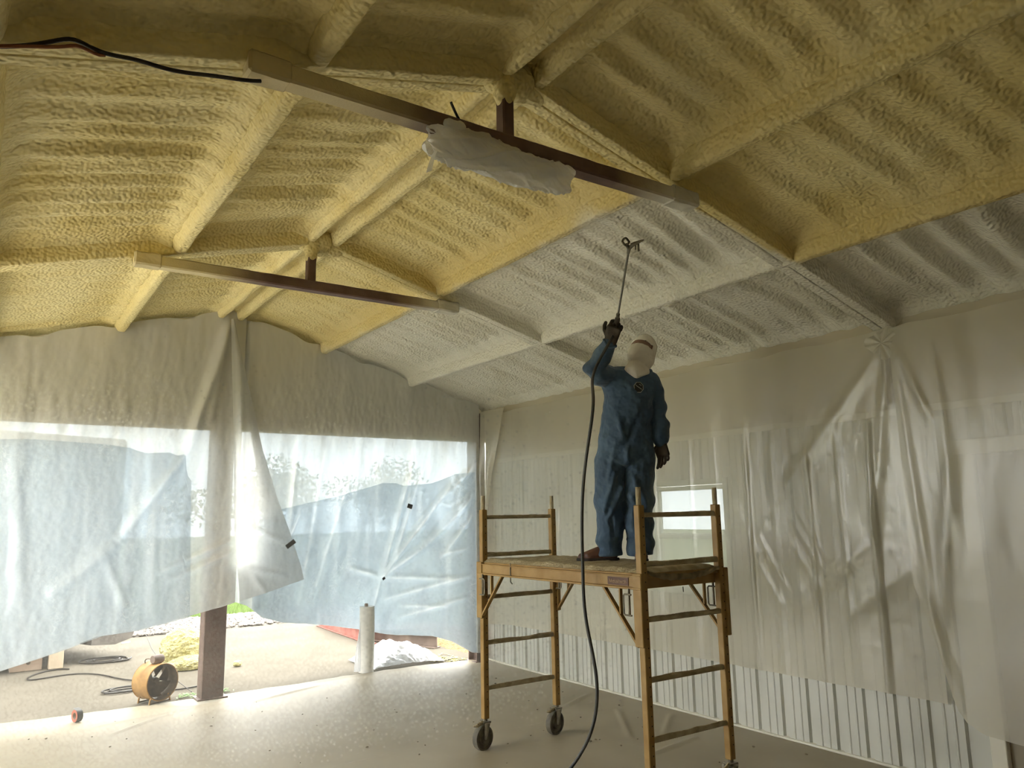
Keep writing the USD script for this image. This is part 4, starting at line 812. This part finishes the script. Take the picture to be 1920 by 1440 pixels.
for s1 in (-1, 1):
    for s2 in (-1, 1):
        top = fc+fa*s1*.085+fs*s2*.085+V3(0, 0, -.118); bot = V3(top[0], top[1], 0)+fs*s2*.022
        obj('leg', tube([top, (top+bot)/2+fs*s2*.006, bot], .0085, 8), FANM, fn)
    obj('foot_rail', bar(V3(*(fc+fa*s1*.085-fs*.105)[:2], .008), V3(*(fc+fa*s1*.085+fs*.105)[:2], .008), .007, 7), FANIN, fn)
tr = thing('tape_roll', 'small red and black roll of tape standing on edge at the sheet border', 'tape roll')
ta = V3(-.93, -.36, 0); ta /= np.linalg.norm(ta); tc = V3(.825, 7.83, .058)
obj('wound_tape', lathe([(.030, -.024), (.050, -.024), (.051, -.022), (.051, .022), (.050, .024), (.030, .024), (.030, -.024)], 36, axis=ta, at=tc), TAPEM, tr)
obj('side_label', lathe([(.029, .0246), (.050, .0246), (.050, .0252), (.029, .0252)], 36, axis=ta, at=tc), TAPER, tr); obj('core', lathe([(.030, -.0245), (.027, -.0245), (.027, .0245), (.030, .0245)], 30, axis=ta, at=tc), BOXM, tr)
ts_ = V3(-ta[1], ta[0], 0)
obj('loose_end', grid(lambda u, v: tc+V3(0, 0, .0515)+np.stack([(v-.5)[..., None]*.046*ta[k]+(-u*.045)[..., None]*ts_[k]*1.0 for k in range(3)], -1)[..., 0, :]+np.stack([0*u, 0*u, .006*np.sin(u*2)], -1), 6, 2), TAPEM, tr, smooth=True)
pr = thing('plastic_roll', 'upright roll of clear white plastic sheeting standing at the open gable end', 'sheeting roll')
rc_ = V3(3.655, 8.235, 0)
def roll(u, v):
    a = 2*math.pi*u; r = .082+.003*np.sin(a*3+v*5)+.003*fb(np.cos(a)*2, np.sin(a)*2, v*6, 3)
    return np.stack([rc_[0]+r*np.cos(a), rc_[1]+r*np.sin(a), .004+.70*v], -1)
obj('wound_sheet', cat_([grid(roll, 48, 24), lathe([(0, .70), (.03, .70), (.032, .704), (.080, .704), (.082, .70)], 48, at=rc_), lathe([(.081, .004), (0, .004)], 48, at=rc_)]), CREAM, pr, smooth=40)
obj('core_tube', lathe([(0, .735), (.018, .735), (.020, .730), (.020, .70), (.026, .70)], 20, at=rc_+V3(-.012, .0, 0)), BOXM, pr)
def tail(u, v):
    z = .02+.62*v-.28*u*v; x = rc_[0]-.078-.055*u*(1-v)**.4-.01*u; y = rc_[1]-.02+.03*u+.012*fb(u*4, v*6, 1)
    return np.stack([x, y, z], -1)
obj('loose_sheet', grid(tail, 12, 30), FILM_PILE, pr, smooth=True)
# plastic heap behind the roll
def heap(u, v):
    x = 3.76+.86*u; y = 8.25+.75*v-.07*u; hgt = .25*np.sin(math.pi*np.clip(u, 0, 1))**.5*np.sin(math.pi*np.clip(v*.96+.02, 0, 1))**.7
    z = .012+hgt*(.65+.9*np.abs(fb(x*4.2, y*3.2, 0, 3, 4))+.35*np.abs(fb(x*14+y*9, y*7, 1, 3, 7)))+.02*np.abs(fb(x*20, y*20, 2))
    return np.stack([x+.02*fb(y*9, x*5), y, z], -1)
tag(obj('plastic_heap', grid(heap, 110, 70), FILM_PILE, smooth=True), 'crumpled heap of white plastic sheeting lying beside the upright roll', 'plastic heap')
# heap of sprayed foam
def blob(c, r, s, seed, k=5):
    m = trimesh.creation.icosphere(k, 1.0); v = m.vertices
    d = 1+.30*(meshkit.fbm(v*2.1+seed, 3, seed)-.5)+.20*np.abs(meshkit.fbm(v*6+seed, 3, seed+1)-.5)+.10*np.abs(meshkit.fbm(v*15+seed, 2, seed+2)-.5)
    m.vertices = v*d[:, None]*A(s)*r+A(c); m.vertices[:, 2] = np.maximum(m.vertices[:, 2], .003); return m
fb_ = thing('foam_heap', 'knobbly pale yellow heap of waste spray foam behind the drum fan', 'foam heap')
obj('foam_mass', blob((2.10, 9.95, .20), .25, (1.02, .9, .98), 3), BLOB, fb_, smooth=True); obj('foam_mass', blob((2.13, 9.80, .06), .22, (1.0, .8, .5), 9), BLOB, fb_, smooth=True)
tag(obj('foam_scrap', blob((2.62, 9.55, .03), .05, (1, .9, .7), 5, 3), BLOB, smooth=True), 'small scrap of yellow foam right of the middle column', 'foam scrap')
# cords on the slab
def loops(c, rx, ry, n, seed, z=.008):
    a = np.linspace(0, 2*math.pi*n, 40*n); r = 1+.22*np.sin(a*.77+seed)+.10*np.sin(a*1.9+seed*2)
    return np.stack([c[0]+rx*r*np.cos(a)+.03*np.sin(a*.31), c[1]+ry*r*np.sin(a)+.04*np.cos(a*.43), z+.006*(1+np.sin(a*.5+seed))], -1)
c1 = np.vstack([loops((1.36, 8.93), .16, .10, 3, 1), spline([(1.50, 8.99, .012), (1.56, 9.25, .01), (1.42, 9.55, .008), (1.22, 10.05, .008), (.95, 10.25, .008), (.60, 10.18, .008), (.66, 10.52, .008), (1.0, 10.62, .008)], 50)])
tag(obj('extension_cord', tube(c1, .0085, 6), CABLE, smooth=True), 'dark cord coiled behind the fan and trailing across the sunlit slab to the trailer', 'cord')
tag(obj('extension_cord', tube(loops((1.42, 10.95), .20, .17, 4, 2), .008, 6), CABLE, smooth=True), 'coil of dark cord in the trailer shade next to the wood block', 'cord')
tag(obj('extension_cord', tube(spline([(1.62, 8.75, .009), (1.80, 8.62, .009), (2.0, 8.66, .009), (2.3, 8.9, .009)], 30), .008, 6), CABLE, smooth=True), 'dark cord running from behind the fan to the foot of the middle column', 'cord')
tag(obj('guy_rope', tube([(1.86, 11.12, .30), (1.80, 10.2, .20), (1.78, 8.95, .09), (1.86, 8.35, .02)], .004, 6), CABLE), 'thin taut rope from the trailer corner down towards the column', 'rope')
# trailer outside
tl = thing('trailer', 'parked grey box trailer seen dimly through the left plastic sheet', 'trailer')
UsdGeom.Xformable(tl).AddTransformOp().Set(Gf.Matrix4d().SetTranslate(Gf.Vec3d(-1.78, -11.28, 0))*Gf.Matrix4d().SetRotate(Gf.Rotation(Gf.Vec3d(0, 0, 1), 24.))*Gf.Matrix4d().SetTranslate(Gf.Vec3d(1.78, 11.20, 0)))
obj('box', bx(-4.2, 1.55, 11.35, 13.5, .62, 2.75, .03), TRAILW, tl); obj('chassis', bx(-4.2, 1.62, 11.30, 13.55, .34, .62, .012), TRAILD, tl)
obj('rear_step', trimesh.convex.convex_hull(A([(1.2, 11.28, .50), (1.80, 11.28, .42), (1.72, 11.28, .22), (1.5, 11.28, .17), (1.2, 11.28, .20), (1.2, 13.4, .50), (1.80, 13.4, .42), (1.72, 13.4, .22), (1.5, 13.4, .17), (1.2, 13.4, .20)])), TRAILD, tl)
obj('step_edge', bx(1.58, 1.70, 11.262, 11.28, .165, .185, .003), CREAM, tl)
for y in (11.55, 13.3): obj('wheel', lathe([(0, -.09), (.18, -.09), (.2, -.10), (.32, -.10), (.335, -.08), (.335, .08), (.32, .10), (.2, .10), (.18, .09), (0, .09)], 32, axis=(0, 1, 0), at=(-1.6, y, .335)), SOLE, tl)
for x in (-3.0, -1.8, -.6, .6): obj('panel_seam', bx(x-.008, x+.008, 11.343, 11.352, .64, 2.72), TRAILD, tl, smooth=False)
tag(obj('wood_block', displaced(bx(.80, .95, 10.78, 10.93, 0, .30, .006).subdivide_to_size(.05), .003, 9), WOOD, smooth=30), 'upright weathered wood block standing under the trailer', 'wood block')
bo = thing('cardboard_box', 'low brown box standing in shade left of the wood block', 'box')
obj('body', bx(.42, .74, 10.85, 11.10, 0, .17, .004), BOXM, bo); obj('hand_hole', lathe([(0, .0), (.022, 0), (.022, -.004)], 16, axis=(0, -1, 0), at=(.60, 10.849, .09)), HOLE, bo, smooth=False)
# steel sections stacked on the slab, bark mulch, leaf scraps
def ibeam(p, q, w, h, t=.012):
    p, q = A(p, float), A(q, float); u = V3(0, 0, 1)
    return cat_([beam(p+u*(h-t/2), q+u*(h-t/2), w, t), beam(p+u*t/2, q+u*t/2, w, t), beam(p+u*h/2, q+u*h/2, t, h-2*t)])
tag(obj('steel_beam', ibeam((4.60, 12.2, 0), (4.50, 9.95, 0), .11, .17), RUST), 'long rusty red steel beam lying on the slab left of the plastic roll', 'steel beam')
tag(obj('steel_beam', ibeam((4.86, 12.2, .0), (4.88, 10.1, .0), .12, .16), RUST), 'second rusty red steel beam lying right behind the first one', 'steel beam')
tag(obj('steel_channel', ibeam((4.66, 10.25, .0), (5.03, 9.12, .0), .13, .16), BROWN), 'short dark brown steel channel lying behind the plastic heap', 'steel channel')
def mulchf(u, v):
    x = 5.11+.85*u; y = 8.5+2.8*v; z = .10*np.sin(math.pi*np.clip(v, 0, 1))**.6*sstep(0, .3, u)+.05*fb(x*9, y*9)+.02*fb(x*40, y*40, 1)-.01
    return np.stack([x, y, z], -1)
tag(obj('mulch_bank', grid(mulchf, 40, 90), MULCH, smooth=True), 'strip of reddish brown bark mulch outside the far right corner', 'mulch', kind='stuff')
sc_ = []
for i in range(120):
    x, y = rng.normal(4.74, .10), rng.normal(8.35, .16); a = rng.uniform(0, 6); L_ = rng.uniform(.02, .05)
    m = bx(-L_, L_, -.006, .006, 0, .003); m.apply_transform(trimesh.transformations.rotation_matrix(a, [0, 0, 1])); m.apply_translation((min(x, 4.88), max(y, 8.16), .004+rng.uniform(0, .012))); sc_.append(m)
tag(obj('leaf_litter', cat_(sc_), BLOB, smooth=False), 'pale dry leaf scraps strewn at the foot of the corner column', 'leaves', kind='stuff')
sg = []
for i in range(60):
    x, y = rng.choice([1.80, 2.13]) + rng.normal(0, .05), rng.normal(8.24, .04); a = rng.uniform(0, 6); L_ = rng.uniform(.012, .035)
    m = bx(-L_, L_, -.005, .005, 0, .003); m.apply_transform(trimesh.transformations.rotation_matrix(a, [0, 0, 1])); m.apply_translation((x, y, .006+rng.uniform(0, .02))); sg.append(m)
tag(obj('tape_scraps', cat_(sg), GREENP, smooth=False), 'green tape scraps at the foot of the middle column', 'scraps', kind='stuff')
# gravel stones and grass, far outside
def instancer(name, protos, pos, scale, rot, lab, cat):
    pi = UsdGeom.PointInstancer.Define(stage, f'/World/{name}'); rel = []
    for i, (m, mat) in enumerate(protos):
        pm = usdkit.mesh(stage, f'/World/{name}/piece_{i:03d}' if i else f'/World/{name}/piece', m, mat, smooth=False); rel.append(pm.GetPath())
    pi.CreatePrototypesRel().SetTargets(rel); n = len(pos)
    pi.CreateProtoIndicesAttr(Vt.IntArray([int(i % len(protos)) for i in range(n)])); pi.CreatePositionsAttr(Vt.Vec3fArray.FromNumpy(np.asarray(pos, np.float32)))
    pi.CreateScalesAttr(Vt.Vec3fArray.FromNumpy(np.asarray(scale, np.float32))); pi.CreateOrientationsAttr(Vt.QuathArray([Gf.Quath(math.cos(a/2), 0, 0, math.sin(a/2)) for a in rot]))
    tag(pi.GetPrim(), lab, cat, kind='stuff')
st = []
for i in range(4):
    m = trimesh.creation.icosphere(1, .022); m.vertices *= A([1.3, 1., .65])*(1+.35*(rng.random((len(m.vertices), 1))-.5)); st.append((m, STONE))
n = 5000; gx = rng.uniform(.4, 5.6, n); gy = 12.9+1.7*rng.random(n)
instancer('gravel', st, np.stack([gx, gy, .02+0*gx], -1), rng.uniform(.6, 1.35, (n, 1))*np.ones((1, 3)), rng.uniform(0, 6, n), 'grey gravel band between the concrete slab and the lawn', 'gravel')
bl = []
for i in range(3):
    V, F = [], []
    for j in range(9):
        a = rng.uniform(0, 6); x, y = rng.normal(0, .03, 2); h_ = rng.uniform(.05, .11); dx, dy = math.cos(a)*.004, math.sin(a)*.004; b0 = len(V); lx, ly = rng.normal(0, .025, 2)
        V += [(x-dx, y-dy, 0), (x+dx, y+dy, 0), (x+lx, y+ly, h_)]; F += [(b0, b0+1, b0+2)]
    bl.append((trimesh.Trimesh(A(V), F, process=False), BLADE))
n = 4500; gx = rng.uniform(1.5, 6.5, n); gy = 14.78+3.4*rng.random(n)**1.3
instancer('lawn_grass', bl, np.stack([gx, gy, -.05+0*gx], -1), rng.uniform(.8, 1.5, (n, 1))*np.ones((1, 3)), rng.uniform(0, 6, n), 'short green lawn grass beyond the gravel band', 'grass')
# trees beyond the lawn, dim through the sheets
def tree(x, y, h, r, seed, lab):
    t = thing('tree', lab, 'tree', 'trees beyond the lawn', loc=(x, y, 0)); g = np.random.default_rng(seed)
    obj('trunk', tube(spline([(0, 0, -.1), (.06*r, 0, h*.25), (-.04*r, .05*r, h*.6)], 12), np.linspace(.16, .07, 12)*h/6, 10), BARK, t, smooth=True)
    n = 2600; d = g.normal(size=(n, 3)); d /= np.linalg.norm(d, axis=1, keepdims=True); lobes = g.normal(0, .42, (9, 3))*A([r, r, h*.22])+A([0, 0, h*.62])
    c = lobes[g.integers(0, 9, n)]+d*g.uniform(.55, 1.0, (n, 1))*A([r*.55, r*.55, h*.22]); s = g.uniform(.10, .22, n)*h/6
    u = g.normal(size=(n, 3)); u /= np.linalg.norm(u, axis=1, keepdims=True); w = np.cross(u, d); w /= np.linalg.norm(w, axis=1, keepdims=True)+1e-9
    V = np.stack([c-u*s[:, None], c+w*s[:, None]*.5, c+u*s[:, None], c-w*s[:, None]*.5], 1).reshape(-1, 3); b = np.arange(n)*4
    F = np.vstack([np.stack([b, b+1, b+2], 1), np.stack([b, b+2, b+3], 1)])
    tag(obj('foliage', trimesh.Trimesh(V, F, process=False), LEAF, t, smooth=False), kind='stuff')
for i, (x, y, h, r) in enumerate(((2, 38, 4.2, 2.6), (10.5, 37, 4.6, 2.8), (17, 38, 4.2, 2.7), (23.5, 35, 4.4, 2.6), (30, 37, 4.6, 2.8))):
    tree(x, y, h, r, 60+i, 'leafy tree beyond the lawn, blurred by the plastic, '+('farthest left of the row', 'second from the left of the row', 'third from the left of the row', 'fourth from the left of the row', 'farthest right of the row')[i])
